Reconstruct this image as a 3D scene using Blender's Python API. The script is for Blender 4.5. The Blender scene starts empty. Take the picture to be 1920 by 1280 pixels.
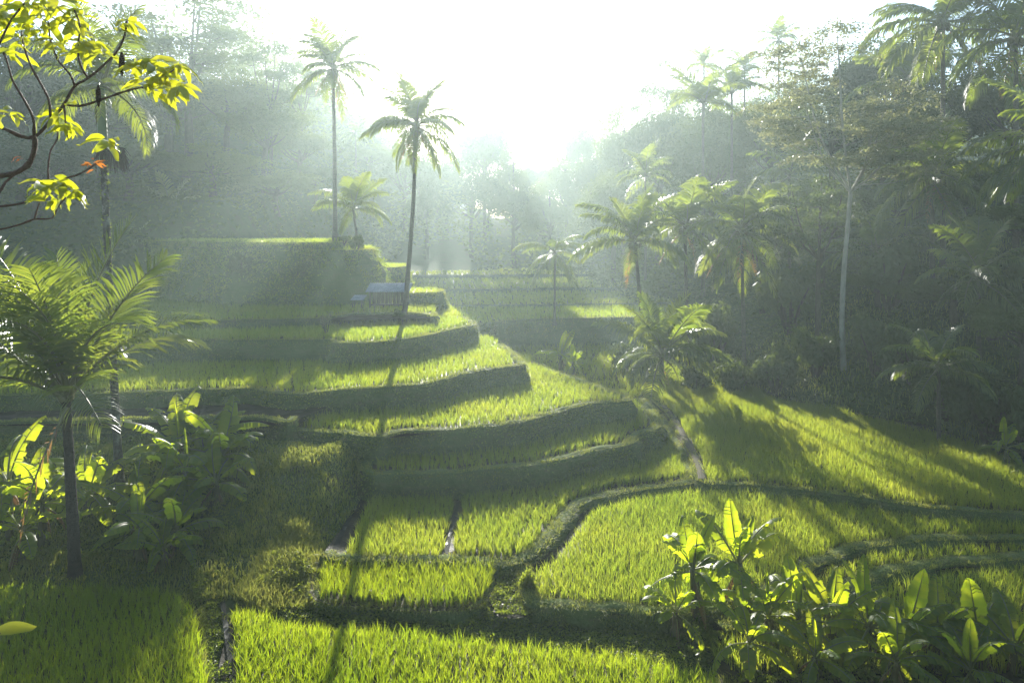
import bpy, bmesh, math, random
import numpy as np
from mathutils import Vector, Matrix, noise

SC = bpy.context.scene
COL = SC.collection
random.seed(7)
RNG = np.random.default_rng(7)
PI = math.pi

# ------------------------------------------------------------------ camera
F, CX, HY, ZC = 1280.0, 960.0, 440.0, 10.0      # focal length in photo pixels, principal column, horizon row, eye height
cam = bpy.data.cameras.new('camera')
cam.sensor_width = 36.0
cam.lens = 24.0
cam.shift_y = -200.0 / 1920.0
cam.clip_start = 0.1
cam.clip_end = 2000.0
cam_o = bpy.data.objects.new('camera', cam)
cam_o.location = (0, 0, ZC)
cam_o.rotation_euler = (PI / 2, 0, 0)
COL.objects.link(cam_o)
SC.camera = cam_o

# ------------------------------------------------------------------ sky and sun
SUN_AZ, SUN_EL = math.radians(-5.0), math.radians(18.3)
HAZE_DENSITY, HAZE_G = 0.00135, 0.60
world = bpy.data.worlds.new('World')
SC.world = world
world.use_nodes = True
wn, wl = world.node_tree.nodes, world.node_tree.links
sky = wn.new('ShaderNodeTexSky')
sky.sky_type = 'NISHITA'
sky.sun_disc = False
sky.sun_elevation = SUN_EL
sky.sun_rotation = SUN_AZ
sky.dust_density = 0.6
sky.ozone_density = 1.5
wl.new(sky.outputs[0], wn['Background'].inputs[0])
wn['Background'].inputs[1].default_value = 0.10
sun = bpy.data.lights.new('sun', 'SUN')
sun.energy = 5.0
sun.angle = math.radians(0.5)
sun.color = (1.0, 0.96, 0.87)
sun_o = bpy.data.objects.new('sun', sun)
sdir = Vector((math.sin(SUN_AZ) * math.cos(SUN_EL), math.cos(SUN_AZ) * math.cos(SUN_EL), math.sin(SUN_EL)))
sun_o.rotation_euler = sdir.to_track_quat('Z', 'Y').to_euler()
COL.objects.link(sun_o)

vs = SC.view_settings
vs.view_transform = 'Standard'
vs.look = 'None'
vs.exposure = 1.5
vs.gamma = 1.0
vs.use_curve_mapping = False
cy = SC.cycles
cy.max_bounces = 5
cy.diffuse_bounces = 2
cy.glossy_bounces = 2
cy.transmission_bounces = 3
cy.volume_bounces = 0
cy.transparent_max_bounces = 4
cy.use_denoising = True
cy.sample_clamp_indirect = 6.0
cy.caustics_reflective = False
cy.caustics_refractive = False


# ------------------------------------------------------------------ helpers
def P(px, py, z):
    """photo pixel on the level z (metres below the eye, negative) -> world"""
    d = -z * F / (py - HY)
    return ((px - CX) / F * d, d, z + ZC)


def Q(px, py, d):
    """photo pixel at the distance d -> world"""
    return Vector(((px - CX) / F * d, d, ZC - (py - HY) / F * d))


def mesh_np(name, V, faces, mat=None, smooth=False, mats=None, midx=None):
    V = np.asarray(V, dtype=np.float32)
    me = bpy.data.meshes.new(name)
    me.vertices.add(len(V))
    me.vertices.foreach_set('co', V.ravel())
    faces = [np.asarray(f, dtype=np.int32) for f in faces if len(f)]
    loops = np.concatenate([f.ravel() for f in faces])
    cnt = np.concatenate([np.full(len(f), f.shape[1], dtype=np.int32) for f in faces])
    start = np.concatenate([[0], np.cumsum(cnt)[:-1]]).astype(np.int32)
    me.loops.add(len(loops))
    me.loops.foreach_set('vertex_index', loops)
    me.polygons.add(len(cnt))
    me.polygons.foreach_set('loop_start', start)
    me.polygons.foreach_set('loop_total', cnt)
    if smooth:
        me.polygons.foreach_set('use_smooth', np.ones(len(cnt), dtype=bool))
    for m in (mats or [mat]):
        me.materials.append(m)
    if midx is not None:
        me.polygons.foreach_set('material_index', np.asarray(midx, dtype=np.int32))
    me.update(calc_edges=True)
    me.validate()
    return me


def link(name, data, parent=None, loc=None, **props):
    o = bpy.data.objects.new(name, data)
    COL.objects.link(o)
    if parent is not None:
        o.parent = parent
    if loc is not None:
        o.location = loc
    for k, v in props.items():
        o[k] = v
    return o


def thing(name, label, cat, loc, group=None, rz=0.0):
    o = link(name, None, None, loc, label=label, category=cat)
    o.empty_display_size = 0.3
    o.rotation_euler.z = rz
    if group:
        o['group'] = group
    return o


class MB:
    """collects vertices and faces for one mesh"""
    def __init__(s):
        s.v, s.q, s.t, s.n = [], [], [], 0

    def add(s, V, quads=None, tris=None):
        V = np.asarray(V, dtype=np.float64).reshape(-1, 3)
        s.v.append(V)
        if quads is not None and len(quads):
            s.q.append(np.asarray(quads, dtype=np.int64) + s.n)
        if tris is not None and len(tris):
            s.t.append(np.asarray(tris, dtype=np.int64) + s.n)
        s.n += len(V)

    def mesh(s, name, mat, smooth=False):
        f = []
        if s.q:
            f.append(np.concatenate(s.q))
        if s.t:
            f.append(np.concatenate(s.t))
        return mesh_np(name, np.concatenate(s.v), f, mat, smooth)


def tube(mb, pts, rad, seg=8, bump=0.0):
    pts = np.asarray([list(p) for p in pts], dtype=float)
    n = len(pts)
    rad = np.broadcast_to(np.asarray(rad, dtype=float), (n,))
    tan = np.gradient(pts, axis=0)
    tan /= np.linalg.norm(tan, axis=1)[:, None] + 1e-9
    ref = np.array([0.31, 0.17, 0.93]) if abs(tan[:, 2]).mean() < 0.8 else np.array([1.0, 0.11, 0.05])
    a = np.cross(tan, ref)
    a /= np.linalg.norm(a, axis=1)[:, None] + 1e-9
    b = np.cross(tan, a)
    th = np.linspace(0, 2 * PI, seg, endpoint=False)
    r = rad[:, None] * (1 + bump * RNG.uniform(-1, 1, (n, seg)))
    V = pts[:, None, :] + r[..., None] * (np.cos(th)[None, :, None] * a[:, None, :] + np.sin(th)[None, :, None] * b[:, None, :])
    i, j = np.meshgrid(np.arange(n - 1), np.arange(seg), indexing='ij')
    j2 = (j + 1) % seg
    quads = np.stack([i * seg + j, i * seg + j2, (i + 1) * seg + j2, (i + 1) * seg + j], -1).reshape(-1, 4)
    V = V.reshape(-1, 3)
    V = np.concatenate([V, pts[-1:]])
    k = (n - 1) * seg
    tris = np.stack([k + np.arange(seg), k + (np.arange(seg) + 1) % seg, np.full(seg, n * seg)], -1)
    mb.add(V, quads, tris)


def spline(pts, step):
    """Catmull-Rom through pts, resampled at about step metres"""
    p = np.asarray(pts, dtype=float)
    p = np.concatenate([[2 * p[0] - p[1]], p, [2 * p[-1] - p[-2]]])
    out = []
    for i in range(1, len(p) - 2):
        L = np.linalg.norm(p[i + 1] - p[i])
        n = max(2, int(L / step))
        t = np.linspace(0, 1, n, endpoint=False)[:, None]
        out.append(0.5 * ((2 * p[i]) + (-p[i - 1] + p[i + 1]) * t + (2 * p[i - 1] - 5 * p[i] + 4 * p[i + 1] - p[i + 2]) * t ** 2
                          + (-p[i - 1] + 3 * p[i] - 3 * p[i + 1] + p[i + 2]) * t ** 3))
    out.append(p[-2:-1])
    return np.concatenate(out)


def inside(x, y, poly):
    poly = np.asarray(poly)
    c = np.zeros(x.shape, dtype=bool)
    x1, y1 = poly[:, 0], poly[:, 1]
    x2, y2 = np.roll(x1, -1), np.roll(y1, -1)
    for a, b, e, f in zip(x1, y1, x2, y2):
        if b == f:
            continue
        m = (b > y) != (f > y)
        c ^= m & (x < (e - a) * (y - b) / (f - b) + a)
    return c


def dist_line(x, y, line):
    line = np.asarray(line)[:, :2]
    best = np.full(x.shape, 1e9)
    for a, b in zip(line[:-1], line[1:]):
        ab = b - a
        L2 = (ab ** 2).sum() + 1e-9
        t = np.clip(((x - a[0]) * ab[0] + (y - a[1]) * ab[1]) / L2, 0, 1)
        dd = (x - a[0] - t * ab[0]) ** 2 + (y - a[1] - t * ab[1]) ** 2
        best = np.minimum(best, dd)
    return np.sqrt(best)


def sstep(a, b, x):
    t = np.clip((x - a) / (b - a), 0, 1)
    return t * t * (3 - 2 * t)


def vnoise(x, y, s, seed=0.0):
    """cheap smooth value noise for arrays, -1..1"""
    x = x / s + seed * 17.3
    y = y / s + seed * 9.1
    xi, yi = np.floor(x), np.floor(y)
    xf, yf = x - xi, y - yi
    xf, yf = xf * xf * (3 - 2 * xf), yf * yf * (3 - 2 * yf)

    def h(a, b):
        v = np.sin(a * 127.1 + b * 311.7) * 43758.5453
        return (v - np.floor(v)) * 2 - 1
    return (h(xi, yi) * (1 - xf) + h(xi + 1, yi) * xf) * (1 - yf) + (h(xi, yi + 1) * (1 - xf) + h(xi + 1, yi + 1) * xf) * yf


# ------------------------------------------------------------------ materials
def new_mat(name):
    m = bpy.data.materials.new(name)
    m.use_nodes = True
    nt = m.node_tree
    nt.nodes.clear()
    return m, nt.nodes, nt.links


def leaf_mat(name, c1, c2, t1, t2, trans=0.5, gloss=0.05, rough=0.35, wi=0.55, wo=0.3):
    """thin leaf: diffuse + translucent + a sheen that grows at grazing angles; colour varies leaf by leaf and in broad patches"""
    m, N, L = new_mat(name)
    geo = N.new('ShaderNodeNewGeometry')
    obi = N.new('ShaderNodeObjectInfo')
    tc = N.new('ShaderNodeNewGeometry')
    no = N.new('ShaderNodeTexNoise')
    no.inputs['Scale'].default_value = 0.35
    L.new(tc.outputs['Position'], no.inputs['Vector'])
    ad = N.new('ShaderNodeMath')
    ad.operation = 'MULTIPLY_ADD'
    ad.inputs[1].default_value = wi
    L.new(geo.outputs['Random Per Island'], ad.inputs[0])
    sb = N.new('ShaderNodeMath')
    sb.operation = 'MULTIPLY_ADD'
    sb.inputs[1].default_value = 0.9
    sb.inputs[2].default_value = -0.3
    L.new(no.outputs['Fac'], sb.inputs[0])
    L.new(sb.outputs[0], ad.inputs[2])
    ob = N.new('ShaderNodeMath')
    ob.operation = 'MULTIPLY_ADD'
    ob.use_clamp = True
    ob.inputs[1].default_value = wo
    L.new(obi.outputs['Random'], ob.inputs[0])
    L.new(ad.outputs[0], ob.inputs[2])

    def mix(a, b):
        x = N.new('ShaderNodeMix')
        x.data_type = 'RGBA'
        x.inputs[6].default_value = (*a, 1)
        x.inputs[7].default_value = (*b, 1)
        L.new(ob.outputs[0], x.inputs[0])
        return x.outputs[2]
    d = N.new('ShaderNodeBsdfDiffuse')
    L.new(mix(c1, c2), d.inputs[0])
    t = N.new('ShaderNodeBsdfTranslucent')
    L.new(mix(t1, t2), t.inputs[0])
    mx = N.new('ShaderNodeMixShader')
    mx.inputs[0].default_value = trans
    L.new(d.outputs[0], mx.inputs[1])
    L.new(t.outputs[0], mx.inputs[2])
    lw = N.new('ShaderNodeLayerWeight')
    pw = N.new('ShaderNodeMath')
    pw.operation = 'POWER'
    pw.inputs[1].default_value = 4.0
    L.new(lw.outputs['Facing'], pw.inputs[0])
    ma = N.new('ShaderNodeMath')
    ma.operation = 'MULTIPLY_ADD'
    ma.inputs[1].default_value = gloss * 6
    ma.inputs[2].default_value = gloss
    ma.use_clamp = True
    L.new(pw.outputs[0], ma.inputs[0])
    g = N.new('ShaderNodeBsdfGlossy')
    g.inputs['Color'].default_value = (0.9, 0.9, 0.9, 1)
    g.inputs['Roughness'].default_value = rough
    m2 = N.new('ShaderNodeMixShader')
    L.new(ma.outputs[0], m2.inputs[0])
    L.new(mx.outputs[0], m2.inputs[1])
    L.new(g.outputs[0], m2.inputs[2])
    out = N.new('ShaderNodeOutputMaterial')
    L.new(m2.outputs[0], out.inputs[0])
    return m


def earth_mat(name, cols, scale=2.0, rough=0.9, bump=0.4, spec=0.2, stretch=(1, 1, 1), wet=None, wr=(0.45, 0.6)):
    m, N, L = new_mat(name)
    geo = N.new('ShaderNodeNewGeometry')
    mp = N.new('ShaderNodeMapping')
    mp.inputs['Scale'].default_value = stretch
    L.new(geo.outputs['Position'], mp.inputs['Vector'])
    no = N.new('ShaderNodeTexNoise')
    no.inputs['Scale'].default_value = scale
    no.inputs['Detail'].default_value = 6
    no.inputs['Roughness'].default_value = 0.65
    L.new(mp.outputs[0], no.inputs['Vector'])
    cr = N.new('ShaderNodeValToRGB')
    cr.color_ramp.elements[0].position = 0.3
    cr.color_ramp.elements[1].position = 0.7
    cr.color_ramp.elements[0].color = (*cols[0], 1)
    cr.color_ramp.elements[1].color = (*cols[-1], 1)
    for i, c in enumerate(cols[1:-1]):
        e = cr.color_ramp.elements.new(0.3 + 0.4 * (i + 1) / (len(cols) - 1))
        e.color = (*c, 1)
    L.new(no.outputs['Fac'], cr.inputs[0])
    b = N.new('ShaderNodeBsdfPrincipled')
    L.new(cr.outputs[0], b.inputs['Base Color'])
    b.inputs['Specular IOR Level'].default_value = spec
    b.inputs['Roughness'].default_value = rough
    if wet:
        n2 = N.new('ShaderNodeTexNoise')
        n2.inputs['Scale'].default_value = 1.3
        L.new(geo.outputs['Position'], n2.inputs['Vector'])
        mr = N.new('ShaderNodeMapRange')
        mr.inputs[1].default_value = wr[0]
        mr.inputs[2].default_value = wr[1]
        mr.inputs[3].default_value = wet[0]
        mr.inputs[4].default_value = wet[1]
        L.new(n2.outputs['Fac'], mr.inputs[0])
        L.new(mr.outputs[0], b.inputs['Roughness'])
    bp = N.new('ShaderNodeBump')
    bp.inputs['Strength'].default_value = bump
    bp.inputs['Distance'].default_value = 0.08
    n3 = N.new('ShaderNodeTexNoise')
    n3.inputs['Scale'].default_value = scale * 4
    n3.inputs['Detail'].default_value = 4
    L.new(geo.outputs['Position'], n3.inputs['Vector'])
    L.new(n3.outputs['Fac'], bp.inputs['Height'])
    L.new(bp.outputs[0], b.inputs['Normal'])
    out = N.new('ShaderNodeOutputMaterial')
    L.new(b.outputs[0], out.inputs[0])
    return m


M = {}
M['rice'] = leaf_mat('rice_leaf', (0.055, 0.10, 0.012), (0.12, 0.15, 0.02), (0.27, 0.43, 0.02), (0.58, 0.60, 0.05), trans=0.62, gloss=0.02, rough=0.4)
M['rice_near'] = leaf_mat('rice_leaf_deep', (0.045, 0.10, 0.008), (0.10, 0.15, 0.012), (0.22, 0.41, 0.010), (0.50, 0.57, 0.02), trans=0.62, gloss=0.02, rough=0.4)
M['grass'] = leaf_mat('bank_grass', (0.09, 0.14, 0.025), (0.16, 0.18, 0.045), (0.26, 0.36, 0.03), (0.44, 0.42, 0.08), trans=0.55, gloss=0.008, rough=0.4)
M['weed'] = leaf_mat('weed_leaf', (0.05, 0.085, 0.015), (0.10, 0.12, 0.02), (0.22, 0.34, 0.02), (0.42, 0.46, 0.04), trans=0.5, gloss=0.012, rough=0.35)
M['palm'] = leaf_mat('palm_leaflet', (0.04, 0.075, 0.012), (0.075, 0.10, 0.018), (0.18, 0.28, 0.014), (0.38, 0.42, 0.04), trans=0.52, gloss=0.035, rough=0.38)
M['palm_dry'] = leaf_mat('dry_palm_leaflet', (0.16, 0.09, 0.03), (0.20, 0.13, 0.05), (0.40, 0.16, 0.02), (0.42, 0.26, 0.05), trans=0.5, gloss=0.06, rough=0.4)
M['rachis'] = leaf_mat('palm_rachis', (0.10, 0.10, 0.03), (0.16, 0.14, 0.05), (0.1, 0.1, 0.03), (0.1, 0.1, 0.03), trans=0.05, gloss=0.06, rough=0.4)
M['midrib'] = leaf_mat('banana_midrib', (0.14, 0.16, 0.05), (0.2, 0.2, 0.08), (0.4, 0.45, 0.1), (0.5, 0.5, 0.15), trans=0.35, gloss=0.03, rough=0.4)
M['banana'] = leaf_mat('banana_leaf', (0.04, 0.085, 0.015), (0.065, 0.11, 0.02), (0.34, 0.50, 0.01), (0.66, 0.70, 0.02), trans=0.7, gloss=0.014, rough=0.38)
M['banana_dry'] = leaf_mat('dry_banana_leaf', (0.14, 0.085, 0.04), (0.20, 0.13, 0.06), (0.25, 0.12, 0.04), (0.3, 0.18, 0.06), trans=0.35, gloss=0.03, rough=0.6)
M['crown'] = leaf_mat('tree_leaf', (0.04, 0.065, 0.016), (0.065, 0.09, 0.02), (0.10, 0.15, 0.015), (0.17, 0.21, 0.03), trans=0.4, gloss=0.015, rough=0.4)
M['far'] = leaf_mat('far_leaf', (0.022, 0.04, 0.012), (0.10, 0.13, 0.032), (0.07, 0.11, 0.015), (0.20, 0.24, 0.035), trans=0.42, gloss=0.0, rough=0.6, wi=0.22, wo=0.75)
M['crown_pale'] = leaf_mat('pale_tree_leaf', (0.09, 0.11, 0.04), (0.16, 0.16, 0.08), (0.22, 0.26, 0.06), (0.40, 0.38, 0.16), trans=0.45, gloss=0.05, rough=0.4)
M['fore'] = leaf_mat('bright_leaf', (0.07, 0.12, 0.01), (0.12, 0.15, 0.01), (0.42, 0.55, 0.01), (0.62, 0.58, 0.015), trans=0.62, gloss=0.05, rough=0.35)
M['fore_brown'] = leaf_mat('withered_leaf', (0.18, 0.06, 0.02), (0.25, 0.10, 0.03), (0.5, 0.14, 0.02), (0.5, 0.2, 0.03), trans=0.5, gloss=0.03, rough=0.5)
M['mud'] = earth_mat('paddy_mud', [(0.02, 0.018, 0.010), (0.045, 0.038, 0.02)], 3.0, 0.6, 0.3, 0.08, wet=(0.6, 0.9))
M['water'] = earth_mat('ditch_water', [(0.012, 0.014, 0.010), (0.02, 0.022, 0.014)], 1.0, 0.06, 0.35, 0.22, wet=(0.9, 0.08), wr=(0.54, 0.62))
M['wall'] = earth_mat('terrace_wall_turf', [(0.065, 0.095, 0.026), (0.09, 0.12, 0.035), (0.12, 0.115, 0.05)], 2.2, 0.95, 0.8, 0.1, (1, 1, 2.5))
M['bund'] = earth_mat('bund_turf', [(0.08, 0.115, 0.03), (0.11, 0.14, 0.04), (0.15, 0.15, 0.06)], 3.0, 0.95, 0.7, 0.1)
M['ground'] = earth_mat('hill_ground', [(0.04, 0.06, 0.016), (0.06, 0.085, 0.022), (0.07, 0.065, 0.03)], 0.8, 0.95, 0.8, 0.1)
M['path'] = earth_mat('trodden_earth', [(0.07, 0.065, 0.04), (0.13, 0.11, 0.07)], 4.0, 0.9, 0.6, 0.1)
M['bark'] = earth_mat('bark', [(0.05, 0.04, 0.028), (0.10, 0.08, 0.055)], 5.0, 0.9, 0.8, 0.15, (1, 1, 0.4))
M['bark_pale'] = earth_mat('pale_bark', [(0.20, 0.19, 0.15), (0.36, 0.33, 0.27)], 3.0, 0.85, 0.5, 0.2, (1, 1, 0.5))
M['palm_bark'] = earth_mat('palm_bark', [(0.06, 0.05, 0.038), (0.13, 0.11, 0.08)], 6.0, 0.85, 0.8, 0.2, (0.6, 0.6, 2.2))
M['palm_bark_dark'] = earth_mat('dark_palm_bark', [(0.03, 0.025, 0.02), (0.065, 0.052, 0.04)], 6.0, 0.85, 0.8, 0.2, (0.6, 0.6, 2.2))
M['lichen_bark'] = earth_mat('lichen_bark', [(0.04, 0.035, 0.028), (0.09, 0.08, 0.065), (0.28, 0.28, 0.24)], 4.5, 0.9, 0.8, 0.15)
M['twig'] = earth_mat('red_brown_twig', [(0.05, 0.028, 0.018), (0.11, 0.06, 0.035)], 30.0, 0.7, 0.6, 0.3)
M['crownshaft'] = earth_mat('crownshaft', [(0.07, 0.11, 0.03), (0.11, 0.14, 0.045)], 3.0, 0.45, 0.1, 0.4)
M['stem'] = earth_mat('banana_stem', [(0.07, 0.08, 0.03), (0.13, 0.12, 0.055), (0.10, 0.065, 0.035)], 5.0, 0.6, 0.3, 0.4, (1, 1, 0.3))
M['fibre'] = earth_mat('brown_fibre', [(0.03, 0.02, 0.012), (0.08, 0.05, 0.03)], 20.0, 0.95, 0.9, 0.1)
M['nut'] = earth_mat('coconut_husk', [(0.07, 0.08, 0.02), (0.14, 0.10, 0.03)], 6.0, 0.5, 0.2, 0.3)
M['tin'] = earth_mat('weathered_tin', [(0.10, 0.11, 0.13), (0.24, 0.27, 0.31)], 4.0, 0.6, 0.1, 0.5)
M['wood'] = earth_mat('grey_wood', [(0.08, 0.065, 0.05), (0.16, 0.13, 0.10)], 8.0, 0.9, 0.5, 0.2, (1, 1, 0.2))


# ------------------------------------------------------------------ terrain
def xb(d):
    """where the right-hand hillside starts, by distance"""
    return np.interp(d, [0, 20, 26, 32, 36, 40, 46, 56, 80, 110, 150], [26, 21.5, 20.0, 18.2, 14.5, 13.5, 13.0, 13.0, 10, 6, 6])


def terrain(x, d):
    """ground height below the eye"""
    x = np.asarray(x, dtype=float)
    d = np.asarray(d, dtype=float)
    z = np.full(np.broadcast(x, d).shape, -9.42)
    z = z + np.where(d > 50, 1.0 * sstep(50, 60, d), 0)                     # valley floor behind
    ls = sstep(-4.6, -6.2, x)
    z = z + ls * (0.35 * sstep(17.0, 19.0, d) + 1.55 * sstep(18.8, 24.8, d))   # grassy slope below the left terraces
    z = z + 15.5 * sstep(-10, -48, x) * sstep(60, 100, d)                   # left hill
    z = z + 9.5 * sstep(-19, -26, x) * sstep(45.5, 62, d)
    r = np.clip(x - xb(d), 0, None)
    z = z + np.minimum(0.55 * r, 10 + 0.16 * r)                             # right hill
    z = z + 12 * sstep(92, 145, d)
    z = np.where(d < 14, np.maximum(z, -1.75 - 0.84 * np.clip(d - 2.0, 0, None)), z)   # the slope the camera stands on
    z = z + 0.10 * vnoise(x, d, 1.7, 1) + 0.05 * vnoise(x, d, 0.6, 2) * (d < 60)
    return z


def axis(lo, a, b, hi, fine, coarse):
    return np.concatenate([np.arange(lo, a, coarse), np.arange(a, b, fine), np.arange(b, hi + coarse, coarse)])


gx = axis(-240, -40, 42, 240, 0.5, 6.0)
gy = axis(-36, 1, 70, 420, 0.5, 5.0)
GX, GY = np.meshgrid(gx, gy, indexing='xy')
GZ = terrain(GX, GY) + ZC
nx, ny = len(gx), len(gy)
I, J = np.meshgrid(np.arange(ny - 1), np.arange(nx - 1), indexing='ij')
gq = np.stack([I * nx + J, I * nx + J + 1, (I + 1) * nx + J + 1, (I + 1) * nx + J], -1).reshape(-1, 4)
link('ground', mesh_np('ground', np.stack([GX, GY, GZ], -1).reshape(-1, 3), [gq], M['ground'], True), kind='structure',
     label='grassy valley floor and hillsides under the terraces and trees')

TERR = {}


def terrace(name, label, z, front_px, back_xy, drop=1.6, bund=True, slope=0.26, world=False, bw=0.42, bh=0.13, wall_noise=0.15):
    """one level terrace: a flat wet top, a raised turf bund along its front edge and an uneven earth wall below it"""
    if world:
        fr = np.array([(x, y) for x, y in front_px], dtype=float)
    else:
        fr = np.array([P(px, py, z)[:2] for px, py in front_px])
    fr = spline(fr, 0.28)
    s = np.arange(len(fr))
    tang = np.gradient(fr, axis=0)
    tang /= np.linalg.norm(tang, axis=1)[:, None] + 1e-9
    nor = np.stack([-tang[:, 1], tang[:, 0]], -1)          # points into the terrace
    wob = 0.08 * vnoise(fr[:, 0], fr[:, 1], 0.9, z) + 0.07 * vnoise(fr[:, 0], fr[:, 1], 2.3, z + 5) + 0.04 * vnoise(fr[:, 0], fr[:, 1], 0.35, z + 7)
    fr = fr + nor * wob[:, None]
    poly = np.concatenate([fr, np.asarray(back_xy, dtype=float).reshape(-1, 2)])
    zw = z + ZC
    mb_v, mb_f, mb_m = [], [], []
    # top
    bm = bmesh.new()
    vs_ = [bm.verts.new((p[0], p[1], zw)) for p in poly]
    try:
        bm.faces.new(vs_)
        bmesh.ops.triangulate(bm, faces=bm.faces[:])
    except ValueError:
        pass
    bm.verts.index_update()
    tri = np.array([[v.index for v in f.verts] for f in bm.faces], dtype=np.int64)
    tv = np.array([v.co[:] for v in bm.verts])
    bm.free()
    nrm = np.cross(tv[tri[:, 1]] - tv[tri[:, 0]], tv[tri[:, 2]] - tv[tri[:, 0]])
    flip = nrm[:, 2] < 0
    tri[flip] = tri[flip][:, ::-1]
    V = [tv]
    T = tri
    n0 = len(tv)
    n = len(fr)
    # profile from the inside of the bund over its crest and down the wall
    prof = []
    hb = bh if bund else 0.0
    jit = vnoise(fr[:, 0], fr[:, 1], 0.5, z + 3)
    if bund:
        prof += [(bw, -0.02, 1), (bw * 0.8, hb * 0.75, 1), (bw * 0.35, hb, 1), (0.03, hb * 0.7, 1)]
    else:
        prof += [(0.12, 0.004, 1), (0.02, -0.01, 1)]
    for k in range(1, 6):
        h = drop * k / 5
        prof.append((-0.02 - slope * h, hb * 0.3 - h, 0))
    rows = []
    for i, (off, dz, mi) in enumerate(prof):
        o = off + (wall_noise * (vnoise(fr[:, 0] + dz * 3.1, fr[:, 1] - dz * 2.3, 0.45, i) + vnoise(fr[:, 0] + dz, fr[:, 1], 1.6, i)) if mi == 0 else 0.05 * jit)
        p = fr + nor * np.broadcast_to(o, n)[:, None]
        zz = zw + dz + (0.03 * jit if mi == 1 and dz > 0 else 0)
        rows.append(np.concatenate([p, np.broadcast_to(zz, n)[:, None]], 1))
    V.append(np.concatenate(rows))
    qs, mi_ = [], []
    for i in range(len(prof) - 1):
        a = n0 + i * n + np.arange(n - 1)
        qs.append(np.stack([a, a + n, a + n + 1, a + 1], -1))
        mi_.append(np.full(n - 1, 1 if prof[i + 1][2] == 1 else 2))
    qs = np.concatenate(qs)
    midx = np.concatenate([np.concatenate(mi_), np.zeros(len(T), dtype=int)])
    me = mesh_np(name, np.concatenate(V), [qs, T], mats=[M['mud'], M['bund'], M['wall']], midx=midx, smooth=True)
    link(name, me, kind='structure', label=label)
    TERR[name] = dict(z=z, front=fr, poly=poly, nor=nor, drop=drop, slope=slope, bund=bund, bw=bw, bh=bh)
    return TERR[name]


# lowest paddies first: rows of the photograph's bund lines, each on its own level
terrace('terrace_front', 'front paddy bed at the foot of the slope', -9.3,
        [(432, 1148), (560, 1184), (740, 1193), (900, 1212), (1050, 1228), (1200, 1248), (1330, 1280), (1395, 1310)][::-1],
        [(-5.9, 13.2), (-5.4, 11.6), (4.6, 11.6)], drop=0.5, bund=False)
terrace('terrace_corner', 'paddy bed in the shade of the banana plants', -9.3,
        [(392, 1300), (376, 1180), (358, 1112), (300, 1090), (150, 1084), (-200, 1086)],
        [(-16, 11.6), (-6.2, 11.6)], drop=0.5, bund=False)
terrace('terrace_hollow', 'lowest curved paddy bed behind the banana row', -9.35,
        [(1340, 1270), (1450, 1330), (2300, 1330)], [(24, 20), (6, 20)], drop=0.6, bund=False)
terrace('terrace_ring', 'shaded curved paddy bed between two bunds', -9.23,
        [(1360, 1190), (1470, 1165), (1580, 1122), (1650, 1090), (1750, 1070), (1850, 1060), (2000, 1052), (2250, 1050)], [(26, 24), (4, 24)], drop=0.6, bw=0.6)
terrace('terrace_middle', 'wide paddy bed right of the curved bund', -9.13,
        [(962, 1060), (978, 1085), (988, 1135), (1050, 1145), (1150, 1153), (1250, 1158), (1340, 1152), (1420, 1132), (1490, 1097), (1540, 1064), (1610, 1040), (1700, 1024), (1800, 1018), (2000, 1020), (2250, 1024)],
        [(28, 27), (12, 28), (4, 26), (1, 22)], drop=0.9, bw=0.5)
terrace('terrace_small', 'small square paddy bed above the weedy ditch', -9.16,
        [(575, 1068), (592, 1128), (700, 1140), (800, 1147), (895, 1142), (930, 1108), (948, 1064)], [P(948, 1030, -9.16)[:2], P(600, 1030, -9.16)[:2]], drop=0.9, bund=False)
terrace('terrace_verge', 'weedy verge between the small paddy and the wide paddy', -9.2,
        [(936, 1066), (926, 1095), (915, 1128), (930, 1156), (985, 1160), (1004, 1145)], [P(985, 1055, -9.2)[:2], P(950, 1050, -9.2)[:2]], drop=0.8, bund=False, slope=0.5)
terrace('terrace_centre', 'sunlit double paddy bed in the middle of the valley', -9.0,
        [(600, 1046), (640, 1058), (760, 1058), (870, 1060), (950, 1064), (985, 1054), (1020, 1034), (1050, 999), (1075, 964), (1110, 942), (1180, 927), (1250, 916), (1306, 907), (1300, 872), (1280, 832), (1262, 802), (1246, 782)],
        [(4, 34), (-2, 30), P(690, 890, -9.0)[:2], P(672, 935, -9.0)[:2], P(640, 990, -9.0)[:2]], drop=1.0, bw=0.5)
terrace('terrace_slope', 'long paddy bed at the foot of the wooded hillside', -8.85,
        [(1218, 748), (1246, 776), (1272, 820), (1294, 862), (1310, 909), (1400, 914), (1500, 920), (1600, 934), (1700, 950), (1800, 962), (1920, 970), (2250, 990)],
        [(30, 28), (24, 34), (18, 39), (12, 41), (7.2, 39)], drop=0.8, bw=0.34)
terrace('terrace_meadow', 'hazy lower paddy bed behind the palms', -8.8,
        [(-2.5, 45), (1.0, 40.2), (5.5, 36.6), (10, 38.5)], [(15, 41), (15, 58), (-3, 58)], drop=1.0, world=True, bw=0.3)
terrace('terrace_one', 'lowest stepped paddy bed on the terraced hill', -8.25,
        [(678, 862), (682, 890), (760, 893), (860, 889), (960, 880), (1040, 868), (1110, 852), (1165, 841), (1188, 831), (1196, 818), (1232, 809), (1242, 797), (1230, 778), (1222, 762), (1205, 750)],
        [(6.3, 35.5), (1, 36), (-4, 30)], drop=1.0, bw=0.46)
terrace('terrace_turf', 'turf ledge above the grassy slope', -7.88,
        [(-300, 862), (200, 852), (455, 845), (560, 849), (640, 842), (674, 834)], [(-4, 30), (-34, 30)], drop=1.4, bw=0.3)
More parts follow.
